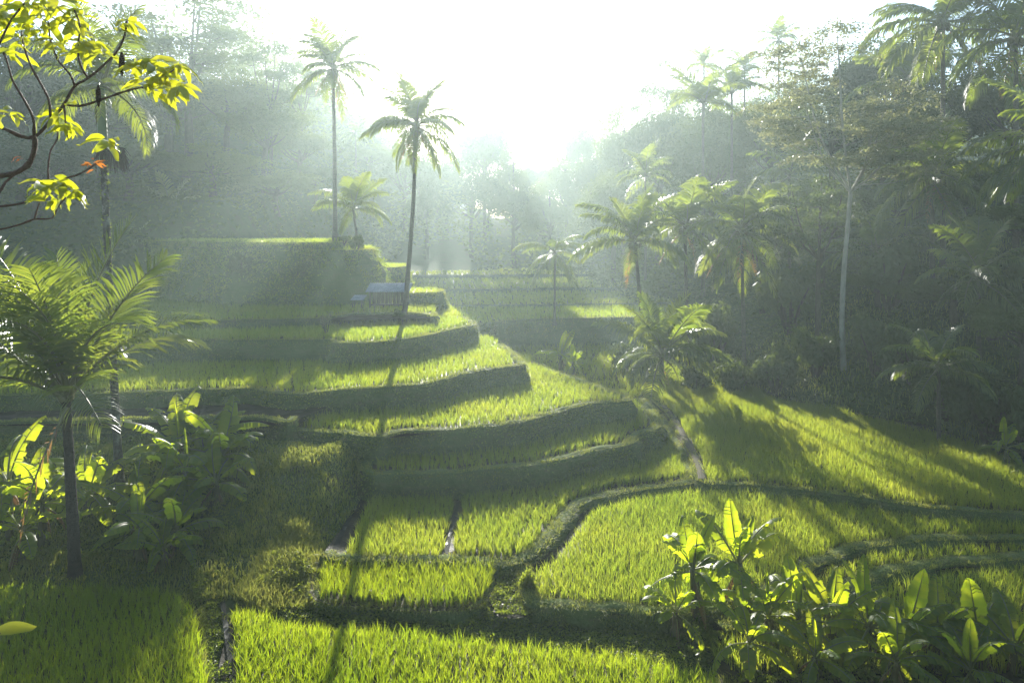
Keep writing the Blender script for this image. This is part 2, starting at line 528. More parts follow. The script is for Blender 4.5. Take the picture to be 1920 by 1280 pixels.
terrace('terrace_two', 'broad second paddy step on the terraced hill', -7.4,
        [(-300, 826), (200, 818), (440, 812), (545, 811), (618, 815), (684, 822), (717, 822), (759, 811), (830, 810), (880, 806), (950, 800), (1010, 787), (1070, 768), (1110, 760), (1160, 757), (1184, 753), (1172, 745), (1140, 733), (1090, 712), (1040, 697), (1008, 684)],
        [(1.0, 41), (-4, 41), (-40, 36)], drop=1.7, bw=0.4)
terrace('terrace_ledge', 'narrow shaded ledge among the left terraces', -7.0,
        [(-300, 800), (200, 792), (440, 787), (500, 789), (538, 796), (552, 786)], [(-6, 32), (-36, 34)], drop=1.0, bw=0.3)
terrace('terrace_three', 'third paddy step with a tall shaded wall', -6.5,
        [(-300, 752), (200, 742), (440, 733), (490, 736), (540, 743), (600, 739), (680, 733), (760, 728), (810, 722), (880, 703), (940, 693), (984, 686), (979, 677), (962, 662), (944, 648)],
        [(-1.5, 43), (-40, 40)], drop=1.7, bw=0.4)
terrace('terrace_four', 'fourth paddy step below the tin hut', -5.45,
        [(-300, 652), (200, 644), (585, 640), (630, 646), (700, 645), (750, 640), (800, 632), (850, 620), (888, 612), (884, 604), (872, 597)],
        [(-4.5, 50), (-48, 48)], drop=1.8, bw=0.36)
terrace('terrace_five', 'upper paddy step at the foot of the high mound', -4.9,
        [(-300, 612), (200, 606), (400, 604), (500, 602), (590, 600), (640, 594), (662, 590), (720, 590), (770, 589), (800, 592), (816, 597), (818, 588)],
        [(-6, 52), (-56, 52)], drop=1.4, bw=0.34)
terrace('terrace_mound', 'high terrace mound crowned with sunlit grass', -0.62,
        [(-30, 56), (-25, 51.5), (-21.5, 48.8), (-19, 47.5), (-16, 46.9), (-14.0, 47.0), (-12.6, 47.5), (-12.0, 48.6), (-12.0, 51), (-12.4, 54)], [(-14, 62), (-30, 62)],
        drop=5.0, world=True, slope=0.36, bw=0.3, bh=0.1, wall_noise=0.3)
terrace('terrace_bench', 'lower bench at the corner of the high mound', -1.15,
        [(-15.5, 47.2), (-13.2, 46.9), (-11.4, 47.3), (-10.5, 48.4), (-10.3, 51), (-11.2, 54)], [(-14, 56), (-15.5, 52)],
        drop=4.4, world=True, slope=0.34, bw=0.3, bh=0.1, wall_noise=0.3)
terrace('terrace_shoulder', 'rounded shoulder behind the high mound', -2.7,
        [(-13, 53.4), (-10.4, 53.6), (-9.0, 54.6), (-8.7, 57), (-9.5, 60)], [(-13, 62)], drop=4.0, world=True, slope=0.2, bw=0.3, wall_noise=0.12)
terrace('terrace_knoll', 'small grassy knoll beside the tin hut', -4.05,
        [(-7.2, 46.2), (-5.9, 46.2), (-5.1, 46.8), (-4.9, 48.4), (-6.0, 51)], [(-9, 51)], drop=3.0, world=True, slope=0.28, bw=0.3, wall_noise=0.12)
terrace('terrace_valley', 'hazy valley paddy bed with a long straight wall', -6.75,
        [(-6, 50.5), (-3.2, 50.2), (-1.6, 51.5), (0.8, 53.3), (3.4, 54), (9.4, 55), (20, 56)], [(22, 75), (-20, 75)], drop=2.4, world=True, bw=0.5)
terrace('terrace_far', 'far hazy paddy bed in the valley', -6.5,
        [(-22, 62), (-4, 62), (6, 63), (14, 64), (24, 66)], [(26, 92), (-24, 92)], drop=1.4, world=True, bw=0.5)
terrace('terrace_farther', 'farther hazy paddy bed in the valley', -6.1,
        [(-24, 76), (-6, 75), (6, 77), (16, 77), (28, 80)], [(30, 110), (-28, 110)], drop=1.4, world=True, bw=0.5)
terrace('terrace_farthest', 'farthest hazy paddy bed before the wood', -5.6,
        [(-28, 94), (-6, 93), (8, 95), (18, 96), (32, 97)], [(34, 122), (-30, 122)], drop=1.6, world=True, bw=0.5)


def sheet(name, pts, z, mat, label):
    V = [(*P(px, py, z)[:2], z + ZC) for px, py in pts]
    n = len(V) // 2
    q = [(i, i + 1, 2 * n - 2 - i, 2 * n - 1 - i) for i in range(n - 1)]
    link(name, mesh_np(name, V, [q], mat), kind='structure', label=label)


sheet('ditch_water', [(436, 1330), (427, 1240), (418, 1170), (413, 1128), (422, 1128), (428, 1170), (437, 1240), (447, 1330)], -9.26, M['water'], 'narrow water ditch between the two front paddies')
sheet('ditch_water', [(610, 1052), (644, 985), (673, 930), (694, 900), (699, 900), (679, 935), (649, 990), (624, 1052)], -8.97, M['water'], 'water ditch left of the double paddy')
sheet('ditch_water', [(828, 1052), (841, 1000), (853, 955), (858, 925), (862, 925), (859, 955), (847, 1000), (837, 1052)], -8.97, M['water'], 'water ditch splitting the double paddy')
sheet('ditch_water', [(540, 1030), (552, 1012), (572, 1000), (590, 1000), (582, 1015), (560, 1034)], -8.98, M['water'], 'small pool of water in the weeds')


pl = spline([P(px, py, -8.85)[:2] for px, py in [(1238, 766), (1252, 780), (1276, 822), (1298, 864), (1311, 905)]], 0.15)
pt = np.gradient(pl, axis=0)
pt /= np.linalg.norm(pt, axis=1)[:, None]
pn = np.stack([-pt[:, 1], pt[:, 0]], -1)
wj = 0.03 * RNG.uniform(-1, 1, len(pl))
prow = [(0.36, -0.05), (0.26, 0.168), (0.02, 0.172), (-0.1, -0.05)]
pv_ = np.concatenate([np.concatenate([pl + pn * (o + wj)[:, None], np.full((len(pl), 1), ZC - 8.85 + dz)], 1) for o, dz in prow])
ka = np.arange(len(pl) - 1)
link('path', mesh_np('path', pv_, [np.concatenate([np.stack([ka + r * len(pl), ka + (r + 1) * len(pl), ka + (r + 1) * len(pl) + 1, ka + r * len(pl) + 1], -1) for r in range(3)])], M['path'], True), kind='structure', label='narrow trodden path on the bund between two paddies')


# ------------------------------------------------------------------ grass blades
def blades(mb, base, h, w, lean, bend=0.35):
    """base (N,3), height, width, lean (N,2)"""
    n = len(base)
    az = RNG.uniform(0, PI, n)
    wx = np.stack([np.cos(az), np.sin(az), np.zeros(n)], -1) * (w * 0.5)[:, None]
    l3 = np.concatenate([lean, np.zeros((n, 1))], 1)
    mid = base + l3 * bend * 0.8
    mid[:, 2] += h * 0.58
    tip = base + l3
    tip[:, 2] += h * (1.0 - 0.1 * np.linalg.norm(lean, axis=1) / np.maximum(h, 0.01))
    V = np.stack([base - wx, base + wx, mid + wx * 0.9, mid - wx * 0.9, tip], 1).reshape(-1, 3)
    k = np.arange(n)[:, None] * 5
    mb.add(V, k + np.array([[0, 1, 2, 3]]), k + np.array([[3, 2, 4]]))


def in_view(x, y, m=140):
    px = CX + x / y * F
    return (px > -m) & (px < 1920 + m)


def rice(tname, label, above=(), spacing=0.2, nb=11, h=0.40, w=0.0135, inset=0.5, poly=None, keep=None, mat='rice', dark_gap=0.0, row=0.1, spread=0.034):
    t = TERR[tname]
    poly = t['poly'] if poly is None else np.asarray(poly)
    lo, hi = poly.min(0), poly.max(0)
    lo[1] = max(lo[1], 12.0)
    mid = (lo + hi) / 2
    ext = np.linalg.norm(hi - lo) / 2 + spacing
    g = np.arange(-ext, ext, spacing)
    X, Y = np.meshgrid(g, g)
    X, Y = X.ravel(), Y.ravel()
    ca, sa = math.cos(row), math.sin(row)
    X, Y = mid[0] + X * ca - Y * sa, mid[1] + X * sa + Y * ca
    X = X + RNG.uniform(-0.32, 0.32, len(X)) * spacing
    Y = Y + RNG.uniform(-0.32, 0.32, len(Y)) * spacing
    k = inside(X, Y, poly) & in_view(X, Y)
    X, Y = X[k], Y[k]
    if inset > 0:
        k = dist_line(X, Y, t['front']) > inset + 0.07 * vnoise(X, Y, 0.7, 5)
        X, Y = X[k], Y[k]
    for a in above:
        k = ~inside(X, Y, TERR[a]['poly'])
        X, Y = X[k], Y[k]
        k = dist_line(X, Y, TERR[a]['front']) > 0.28
        X, Y = X[k], Y[k]
    if keep is not None:
        k = keep(X, Y)
        X, Y = X[k], Y[k]
    k = (vnoise(X, Y, 0.8, 8) + 0.6 * RNG.uniform(-1, 1, len(X))) > -1.25 + dark_gap
    X, Y = X[k], Y[k]
    n = len(X)
    if n == 0:
        print('EMPTY RICE', tname)
        return 0
    hh = h * (1 + 0.14 * vnoise(X, Y, 2.2, 4) + RNG.uniform(-0.12, 0.12, n))
    N = n * nb
    B = np.stack([np.repeat(X, nb), np.repeat(Y, nb), np.full(N, t['z'] + ZC - 0.01)], -1)
    ang = RNG.uniform(0, 2 * PI, N)
    r = np.abs(RNG.normal(0, 1, N))
    B[:, 0] += np.cos(ang) * spread * r * spacing / 0.2
    B[:, 1] += np.sin(ang) * spread * r * spacing / 0.2
    H = np.repeat(hh, nb) * RNG.uniform(0.6, 1.1, N)
    a2 = ang + RNG.normal(0, 0.5, N)
    ln = np.repeat(hh, nb) * np.clip(RNG.normal(0.3, 0.16, N), 0.03, 0.75)
    lean = np.stack([np.cos(a2), np.sin(a2)], -1) * ln[:, None]
    W = w * RNG.uniform(0.7, 1.3, N)
    mb = MB()
    blades(mb, B, H, W, lean)
    link('rice_crop', mb.mesh('rice_crop', M[mat]), kind='stuff', label=label)
    return n


front_poly = np.array([P(px, py, -9.3)[:2] for px, py in [(446, 1290), (436, 1165), (438, 1152), (560, 1186), (740, 1195), (900, 1214), (1050, 1230), (1200, 1250), (1330, 1282), (1360, 1300)]] + [(4.4, 12.2), (-5.5, 12.2)])
rice('terrace_front', 'bright green rice filling the front paddy', spacing=0.16, nb=16, h=0.38, w=0.0125, inset=0.0, spread=0.026, poly=front_poly, mat='rice_near')
corner_poly = np.array([P(px, py, -9.3)[:2] for px, py in [(388, 1300), (374, 1215), (356, 1138), (300, 1116), (150, 1108), (-160, 1110)]] + [(-13, 12.2), (-6.3, 12.2)])
rice('terrace_corner', 'half shaded rice in the paddy beside the grassy bank', spacing=0.16, nb=16, h=0.38, w=0.0125, inset=0.0, spread=0.026, poly=corner_poly, mat='rice_near')
small_poly = np.array([P(px, py, -9.16)[:2] for px, py in [(598, 1066), (600, 1122), (700, 1135), (800, 1142), (895, 1138), (918, 1106), (926, 1075), (930, 1066)]])
rice('terrace_small', 'rice in the small square paddy above the weeds', spacing=0.165, nb=16, h=0.41, w=0.0125, inset=0.0, spread=0.026, poly=small_poly, mat='rice_near')
left_poly = np.array([P(px, py, -9.0)[:2] for px, py in [(650, 1050), (668, 1000), (690, 950), (700, 910), (850, 910), (848, 955), (838, 1000), (824, 1052)]])
rice('terrace_centre', 'rice in the smaller half of the double paddy', above=('terrace_one',), spacing=0.135, nb=10, h=0.39, w=0.0135, inset=0.0, poly=left_poly)
right_poly = np.concatenate([np.array([P(px, py, -9.0)[:2] for px, py in [(846, 1052), (856, 1000), (868, 955), (870, 905)]]), np.array([(-2, 27), (4, 34), (7.6, 34)]),
                             np.array([P(px, py, -9.0)[:2] for px, py in [(1248, 790), (1262, 812), (1280, 850), (1288, 895), (1230, 905), (1150, 916), (1080, 936), (1050, 962), (1024, 1000), (1000, 1030), (960, 1050)]])])
rice('terrace_centre', 'tall sunlit rice in the larger half of the double paddy', above=('terrace_one',), spacing=0.165, nb=14, h=0.41, w=0.0135, inset=0.45, poly=right_poly, row=0.12, spread=0.026)
mid_poly = np.array([P(px, py, -9.13)[:2] for px, py in [(990, 1098), (1000, 1138), (1080, 1146), (1200, 1150), (1340, 1146), (1420, 1124), (1490, 1086), (1540, 1052), (1610, 1028), (1700, 1012), (1800, 1006), (2100, 1008)]]
                    + [(25, 26), (12, 27), (7, 26)] + [P(px, py, -9.13)[:2] for px, py in [(1310, 928), (1250, 937), (1180, 948), (1120, 964), (1095, 985), (1070, 1022), (1040, 1060)]])
rice('terrace_middle', 'partly shaded rice in the wide paddy right of the curved bund', above=('terrace_centre', 'terrace_slope'), spacing=0.135, nb=10, h=0.39, w=0.013, inset=0.4, poly=mid_poly)
rice('terrace_ring', 'shaded rice in the curved paddy under the bund', above=('terrace_middle',), spacing=0.16, nb=9, h=0.36, w=0.016, inset=0.42)
rice('terrace_hollow', 'rice in the lowest curved paddy behind the banana row', above=('terrace_ring',), spacing=0.16, nb=9, h=0.42, w=0.016, inset=0.5, keep=lambda x, y: y > 14.5)
rice('terrace_slope', 'sun-striped rice below the wooded hillside', above=('terrace_centre',), spacing=0.145, nb=10, h=0.40, w=0.0145, inset=0.42, keep=lambda x, y: x < xb(y) - 0.2 + 0.5 * vnoise(x, y, 1.5, 3))
rice('terrace_one', 'rice on the lowest step of the terraced hill', above=('terrace_two', 'terrace_turf'), spacing=0.17, nb=9, h=0.37, w=0.016, inset=0.55)
rice('terrace_two', 'broad band of sunlit rice on the second step', above=('terrace_three', 'terrace_ledge'), spacing=0.185, nb=9, h=0.38, w=0.018, inset=0.5)
rice('terrace_three', 'rice on the third step with a sunlit tip', above=('terrace_four',), spacing=0.21, nb=8, h=0.38, w=0.021, inset=0.5)
rice('terrace_four', 'rice on the fourth step below the tin hut', above=('terrace_five',), spacing=0.24, nb=8, h=0.42, w=0.028, inset=0.5)
rice('terrace_five', 'rice on the upper step at the foot of the mound', above=('terrace_mound', 'terrace_knoll'), spacing=0.3, nb=8, h=0.4, w=0.03, inset=0.45)
rice('terrace_mound', 'sunlit grassy rice on top of the high mound', spacing=0.32, nb=8, h=0.4, w=0.03, inset=0.15, keep=lambda x, y: y < 56)
rice('terrace_bench', 'rough grass on the bench at the corner of the mound', above=('terrace_mound',), spacing=0.3, nb=8, h=0.42, w=0.03, inset=0.05)
rice('terrace_shoulder', 'grass on the rounded shoulder behind the mound', spacing=0.32, nb=8, h=0.3, w=0.03, inset=0.1)
rice('terrace_knoll', 'grass on the small knoll beside the hut', spacing=0.3, nb=8, h=0.25, w=0.03, inset=0.05)
rice('terrace_meadow', 'rice in the hazy lower paddy behind the palms', above=('terrace_two', 'terrace_three', 'terrace_valley', 'terrace_slope'), spacing=0.32, nb=8, h=0.42, w=0.03, inset=0.5)
rice('terrace_valley', 'rice in the hazy valley paddy above the long wall', above=('terrace_far', 'terrace_five', 'terrace_knoll', 'terrace_mound'), spacing=0.38, nb=8, h=0.42, w=0.04, inset=0.5)
rice('terrace_far', 'rice in the far hazy valley paddy', above=('terrace_farther', 'terrace_mound'), spacing=0.5, nb=7, h=0.45, w=0.055, inset=0.6)
rice('terrace_farther', 'rice in the farther hazy valley paddy', above=('terrace_farthest',), spacing=0.6, nb=6, h=0.45, w=0.07, inset=0.6)
rice('terrace_farthest', 'rice in the farthest hazy paddy before the wood', spacing=0.75, nb=6, h=0.45, w=0.08, inset=0.6)


def edge_grass(names, label, dens=70, wall_dens=160, h=0.14):
    mb = MB()
    for nm in names:
        t = TERR[nm]
        fr, nor = t['front'], t['nor']
        seg = np.linalg.norm(np.diff(fr, axis=0), axis=1)
        cum = np.concatenate([[0], np.cumsum(seg)])
        L = cum[-1]
        far = np.clip(fr[:, 1].mean() / 25, 0.7, 3)
        n = int(L * dens / far)
        s = RNG.uniform(0, L, n)
        p = np.stack([np.interp(s, cum, fr[:, 0]), np.interp(s, cum, fr[:, 1])], -1)
        q = np.stack([np.interp(s, cum, nor[:, 0]), np.interp(s, cum, nor[:, 1])], -1)
        off = RNG.uniform(-0.06, t['bw'] * 0.95, n)
        b = p + q * off[:, None]
        zz = t['z'] + ZC + (t['bh'] * 0.75 if t['bund'] else 0.0)
        k = in_view(b[:, 0], b[:, 1])
        b, q_ = b[k], q[k]
        clump = 0.6 + 0.5 * vnoise(b[:, 0], b[:, 1], 0.4, 6)
        m = len(b)
        lean = RNG.normal(0, 0.06, (m, 2)) - q_ * RNG.uniform(0.0, 0.16, m)[:, None]
        blades(mb, np.concatenate([b, np.full((m, 1), zz)], 1), h * clump * RNG.uniform(0.5, 1.3, m), 0.014 * far * RNG.uniform(0.7, 1.3, m), lean)
        # turf hanging on the wall
        n = int(L * t['drop'] * wall_dens / far ** 1.5)
        s = RNG.uniform(0, L, n)
        p = np.stack([np.interp(s, cum, fr[:, 0]), np.interp(s, cum, fr[:, 1])], -1)
        q = np.stack([np.interp(s, cum, nor[:, 0]), np.interp(s, cum, nor[:, 1])], -1)
        dz = RNG.uniform(0, 1, n) ** 1.3 * t['drop'] * 0.9
        keep = vnoise(p[:, 0] + dz, p[:, 1] - dz, 0.6, 7) + RNG.uniform(-0.8, 0.8, n) > -0.25
        p, q, dz = p[keep], q[keep], dz[keep]
        b = p - q * (0.03 + t['slope'] * dz)[:, None]
        k = in_view(b[:, 0], b[:, 1])
        b, q, dz = b[k], q[k], dz[k]
        m = len(b)
        lean = -q * RNG.uniform(0.04, 0.2, m)[:, None] * far ** 0.5 + RNG.normal(0, 0.05, (m, 2))
        blades(mb, np.concatenate([b, (t['z'] + ZC - dz)[:, None]], 1), h * RNG.uniform(0.2, 1.0, m), 0.016 * far * RNG.uniform(0.7, 1.4, m), lean)
    link('bank_grass', mb.mesh('bank_grass', M['grass']), kind='stuff', label=label)


edge_grass(['terrace_front', 'terrace_corner', 'terrace_hollow', 'terrace_ring', 'terrace_middle', 'terrace_small', 'terrace_centre', 'terrace_slope'], 'short grass on the bunds of the valley paddies', dens=250, wall_dens=230)
edge_grass(['terrace_one', 'terrace_turf', 'terrace_two', 'terrace_ledge', 'terrace_three', 'terrace_four', 'terrace_five'], 'short grass on the bunds and walls of the terraced hill', dens=250, wall_dens=230)
edge_grass(['terrace_mound', 'terrace_bench', 'terrace_shoulder', 'terrace_knoll', 'terrace_valley', 'terrace_far', 'terrace_farther', 'terrace_farthest', 'terrace_meadow'], 'grass on the mound wall and the far bunds', dens=120, wall_dens=200, h=0.25)


def ground_z(x, y):
    return terrain(np.asarray(x), np.asarray(y)) + ZC


def scatter_grass(label, poly, n, h, w, name='grass', mat='grass'):
    poly = np.asarray(poly)
    lo, hi = poly.min(0), poly.max(0)
    X, Y = RNG.uniform(lo[0], hi[0], n * 3), RNG.uniform(lo[1], hi[1], n * 3)
    k = inside(X, Y, poly) & (vnoise(X, Y, 0.9, 11) + RNG.uniform(-1, 1, len(X)) > -0.6)
    X, Y = X[k][:n], Y[k][:n]
    m = len(X)
    hh = h * (1 + 0.6 * vnoise(X, Y, 0.8, 12)) * RNG.uniform(0.4, 1.2, m)
    mb = MB()
    blades(mb, np.stack([X, Y, ground_z(X, Y) - 0.01], -1), hh, w * RNG.uniform(0.7, 1.4, m), RNG.normal(0, 0.35, (m, 2)) * hh[:, None])
    link(name, mb.mesh(name, M[mat]), kind='stuff', label=label)


scatter_grass('short rough grass on the slope right of the left banana clump', [(-6.0, 17.5), (-4.9, 20.5), (-5.2, 24.6), (-14, 25.5), (-20, 25.5), (-16, 16.6)], 44000, 0.17, 0.024)
scatter_grass('grass on the dim ground under the right-hand trees', [(17, 22), (16.5, 31), (12.5, 38), (13, 46), (30, 46), (34, 22)], 14000, 0.35, 0.035)


def weeds(label, poly, n, size, hmax, z=None, mounds=(), name='weeds'):
    """low broad-leaved weeds: small leaf faces piled in uneven clumps"""
    poly = np.asarray(poly)
    lo, hi = poly.min(0), poly.max(0)
    X, Y = RNG.uniform(lo[0], hi[0], n * 4), RNG.uniform(lo[1], hi[1], n * 4)
    k = inside(X, Y, poly)
    X, Y = X[k][:n], Y[k][:n]
    m = len(X)
    top = hmax * np.clip(0.35 + 0.55 * vnoise(X, Y, 0.55, 13) + 0.35 * vnoise(X, Y, 0.22, 14), 0.04, 1.2)
    for mx, my, mr, mh in mounds:
        top = top + mh * np.exp(-((X - mx) ** 2 + (Y - my) ** 2) / mr ** 2)
    Z = (ground_z(X, Y) if z is None else np.full(m, z + ZC)) + top * RNG.uniform(0.25, 1.0, m) ** 0.5
    mb = MB()
    leaf_quads(mb, np.stack([X, Y, Z], -1), size * RNG.uniform(0.5, 1.3, m), up=0.8)
    link(name, mb.mesh(name, M['weed']), kind='stuff', label=label)


def leaf_quads(mb, c, size, up=0.0, aspect=0.5, outward=None):
    n = len(c)
    nr = RNG.normal(0, 1, (n, 3))
    nr[:, 2] += up * 1.5
    if outward is not None:
        nr += outward * 2.6
    nr /= np.linalg.norm(nr, axis=1)[:, None] + 1e-9
    a = np.cross(nr, RNG.normal(0, 1, (n, 3)))
    a /= np.linalg.norm(a, axis=1)[:, None] + 1e-9
    b = np.cross(nr, a)
    s = np.asarray(size)[:, None]
    V = np.stack([c - a * s * 0.5, c + b * s * 0.5 * aspect - a * s * 0.06, c + a * s * 0.5, c - b * s * 0.5 * aspect - a * s * 0.06], 1).reshape(-1, 3)
    k = np.arange(n)[:, None] * 4
    mb.add(V, k + np.array([[0, 1, 2, 3]]))


def wall_weeds(tname, label, n, size, bulge):
    """leafy growth hanging over a terrace edge and down its wall"""
    t = TERR[tname]
    fr, nor = t['front'], t['nor']
    seg = np.linalg.norm(np.diff(fr, axis=0), axis=1)
    cum = np.concatenate([[0], np.cumsum(seg)])
    s = RNG.uniform(0, cum[-1], n)
    p = np.stack([np.interp(s, cum, fr[:, 0]), np.interp(s, cum, fr[:, 1])], -1)
    q = np.stack([np.interp(s, cum, nor[:, 0]), np.interp(s, cum, nor[:, 1])], -1)
    dz = RNG.uniform(-0.06, 1, n) * t['drop']
    lump = np.clip(0.35 + 0.6 * vnoise(s, dz * 1.4, 1.1, 41) + 0.4 * vnoise(s, dz * 1.4, 0.45, 42), 0, 1.3)
    k = (dz > 0) | (lump > 0.35)
    p, q, dz, lump = p[k], q[k], dz[k], lump[k]
    m = len(p)
    top = np.where(dz < 0.4, lump * bulge * 0.7, 0) * RNG.uniform(0, 1, m)
    b = p - q * (t['slope'] * np.maximum(dz, 0) + bulge * lump * RNG.uniform(0, 1, m) ** 0.5)[:, None]
    mb = MB()
    leaf_quads(mb, np.concatenate([b, (t['z'] + ZC - np.maximum(dz, 0) + top)[:, None]], 1), size * RNG.uniform(0.5, 1.4, m), up=0.4)
    link('weeds', mb.mesh('weeds', M['weed']), kind='stuff', label=label)


def px_poly(z, pts):
    return np.array([P(px, py, z)[:2] for px, py in pts])


weeds('sunlit low weeds between the small paddy and the front rice', px_poly(-9.4, [(455, 1090), (560, 1075), (600, 1140), (780, 1158), (930, 1130), (955, 1075), (985, 1080), (1000, 1160), (1150, 1170), (1330, 1175), (1370, 1300), (1330, 1285), (1200, 1255), (1050, 1234), (900, 1218), (740, 1199), (560, 1190), (436, 1152)]),
      16000, 0.085, 0.16, mounds=[(P(700, 1150, -9.4)[0], P(700, 1150, -9.4)[1], 0.5, 0.3), (P(640, 1150, -9.4)[0], P(640, 1150, -9.4)[1], 0.35, 0.25)])
weeds('tangle of tall weeds by the pool left of the double paddy', px_poly(-9.2, [(470, 1095), (500, 1050), (545, 1020), (590, 1010), (625, 1050), (610, 1090), (590, 1120), (540, 1110)]),
      6000, 0.075, 0.24, mounds=[(P(575, 1080, -9.2)[0], P(575, 1080, -9.2)[1], 0.6, 0.12)])
scatter_grass('tall scruffy grass among the weeds left of the double paddy', px_poly(-9.2, [(440, 1120), (490, 1045), (560, 1010), (615, 1030), (612, 1100), (590, 1130), (500, 1140)]), 7000, 0.26, 0.014)
weeds('grassy weeds on the bank between the front paddies', px_poly(-9.7, [(352, 1108), (412, 1112), (424, 1200), (440, 1330), (394, 1330), (376, 1190)]), 6500, 0.06, 0.22)
weeds('low weeds on the path beside the wide paddy', px_poly(-9.16, [(940, 1060), (975, 1060), (988, 1100), (1000, 1145), (985, 1158), (932, 1154), (918, 1128), (930, 1095)]), 4500, 0.06, 0.16, z=-9.16)
wall_weeds('terrace_verge', 'weeds spilling off the verge beside the small paddy', 3500, 0.07, 0.25)
weeds('dim undergrowth beneath the left banana clump', px_poly(-9.4, [(-100, 1080), (420, 1075), (440, 960), (250, 900), (-100, 900)]), 16000, 0.13, 0.35)
weeds('dark undergrowth beneath the banana row', px_poly(-9.4, [(1220, 1180), (1500, 1180), (2000, 1160), (2050, 1300), (1400, 1300)]), 12000, 0.12, 0.3)



wall_weeds('terrace_mound', 'leafy growth hanging down the wall of the high mound', 24000, 0.15, 0.75)
wall_weeds('terrace_bench', 'leafy growth hanging from the bench of the mound', 7000, 0.15, 0.7)
wall_weeds('terrace_shoulder', 'leafy growth on the shoulder behind the mound', 3500, 0.17, 0.3)
wall_weeds('terrace_knoll', 'leafy growth on the knoll beside the hut', 3000, 0.15, 0.3)
wall_weeds('terrace_turf', 'weeds on the turf ledge above the grassy slope', 7000, 0.08, 0.25)
for tn, nn in (('terrace_one', 3000), ('terrace_two', 6500), ('terrace_three', 6000), ('terrace_four', 5000)):
    wall_weeds(tn, 'small weeds along the wall of the %s step' % {'terrace_one': 'lowest', 'terrace_two': 'second', 'terrace_three': 'third', 'terrace_four': 'fourth'}[tn], nn, 0.085, 0.2)
wall_weeds('terrace_five', 'weeds along the upper terrace wall', 5000, 0.1, 0.18)
wall_weeds('terrace_small', 'weeds along the front of the small paddy', 2500, 0.07, 0.16)


def undergrowth(label, name, pts_fn, n, size, hmax, lump, mat='crown', seed=20):
    """uneven leafy mass over a hillside"""
    X, Y = pts_fn(n)
    m = len(X)
    top = hmax * np.clip(0.4 + 0.6 * vnoise(X, Y, lump, seed) + 0.35 * vnoise(X, Y, lump * 0.4, seed + 1), 0.05, 1.3)
    Z = ground_z(X, Y) + top * RNG.uniform(0.1, 1.0, m) ** 0.45
    mb = MB()
    leaf_quads(mb, np.stack([X, Y, Z], -1), size * RNG.uniform(0.5, 1.4, m), up=1.2)
    link(name, mb.mesh(name, M[mat]), kind='stuff', label=label)


def right_pts(n):
    Y = RNG.uniform(22, 75, n * 2)
    X = xb(Y) + 0.3 + RNG.uniform(0, 1, n * 2) ** 1.3 * 26
    k = in_view(X, Y)
    return X[k][:n], Y[k][:n]


def far_pts(n):
    Y = RNG.uniform(98, 175, n)
    X = RNG.uniform(-0.55, 0.45, n) * Y
    return X, Y


def far_right_pts(n):
    Y = RNG.uniform(60, 125, n * 2)
    X = xb(Y) + RNG.uniform(0, 1, n * 2) ** 1.4 * 30
    k = in_view(X, Y)
    return X[k][:n], Y[k][:n]


def left_pts(n):
    Y = RNG.uniform(46, 112, n * 3)
    X = RNG.uniform(-0.8, -0.17, n * 3) * Y
    k = (~inside(X, Y, TERR['terrace_mound']['poly']) | (terrain(X, Y) > -0.9)) & ~inside(X, Y, TERR['terrace_five']['poly']) & (X < -14)
    X, Y = X[k], Y[k]
    k = in_view(X, Y)
    return X[k][:n], Y[k][:n]


undergrowth('dark tangled undergrowth covering the right hillside', 'undergrowth', right_pts, 34000, 0.26, 1.7, 2.2)
undergrowth('hazy forest mass closing the valley', 'forest', far_pts, 50000, 0.8, 17.0, 9.0, mat='far', seed=24)
undergrowth('hazy undergrowth on the far right slope', 'undergrowth', far_right_pts, 34000, 0.48, 6.0, 4.5, mat='far', seed=28)
undergrowth('hazy undergrowth on the left hill behind the mound', 'undergrowth', left_pts, 36000, 0.42, 3.2, 3.6, mat='far', seed=32)


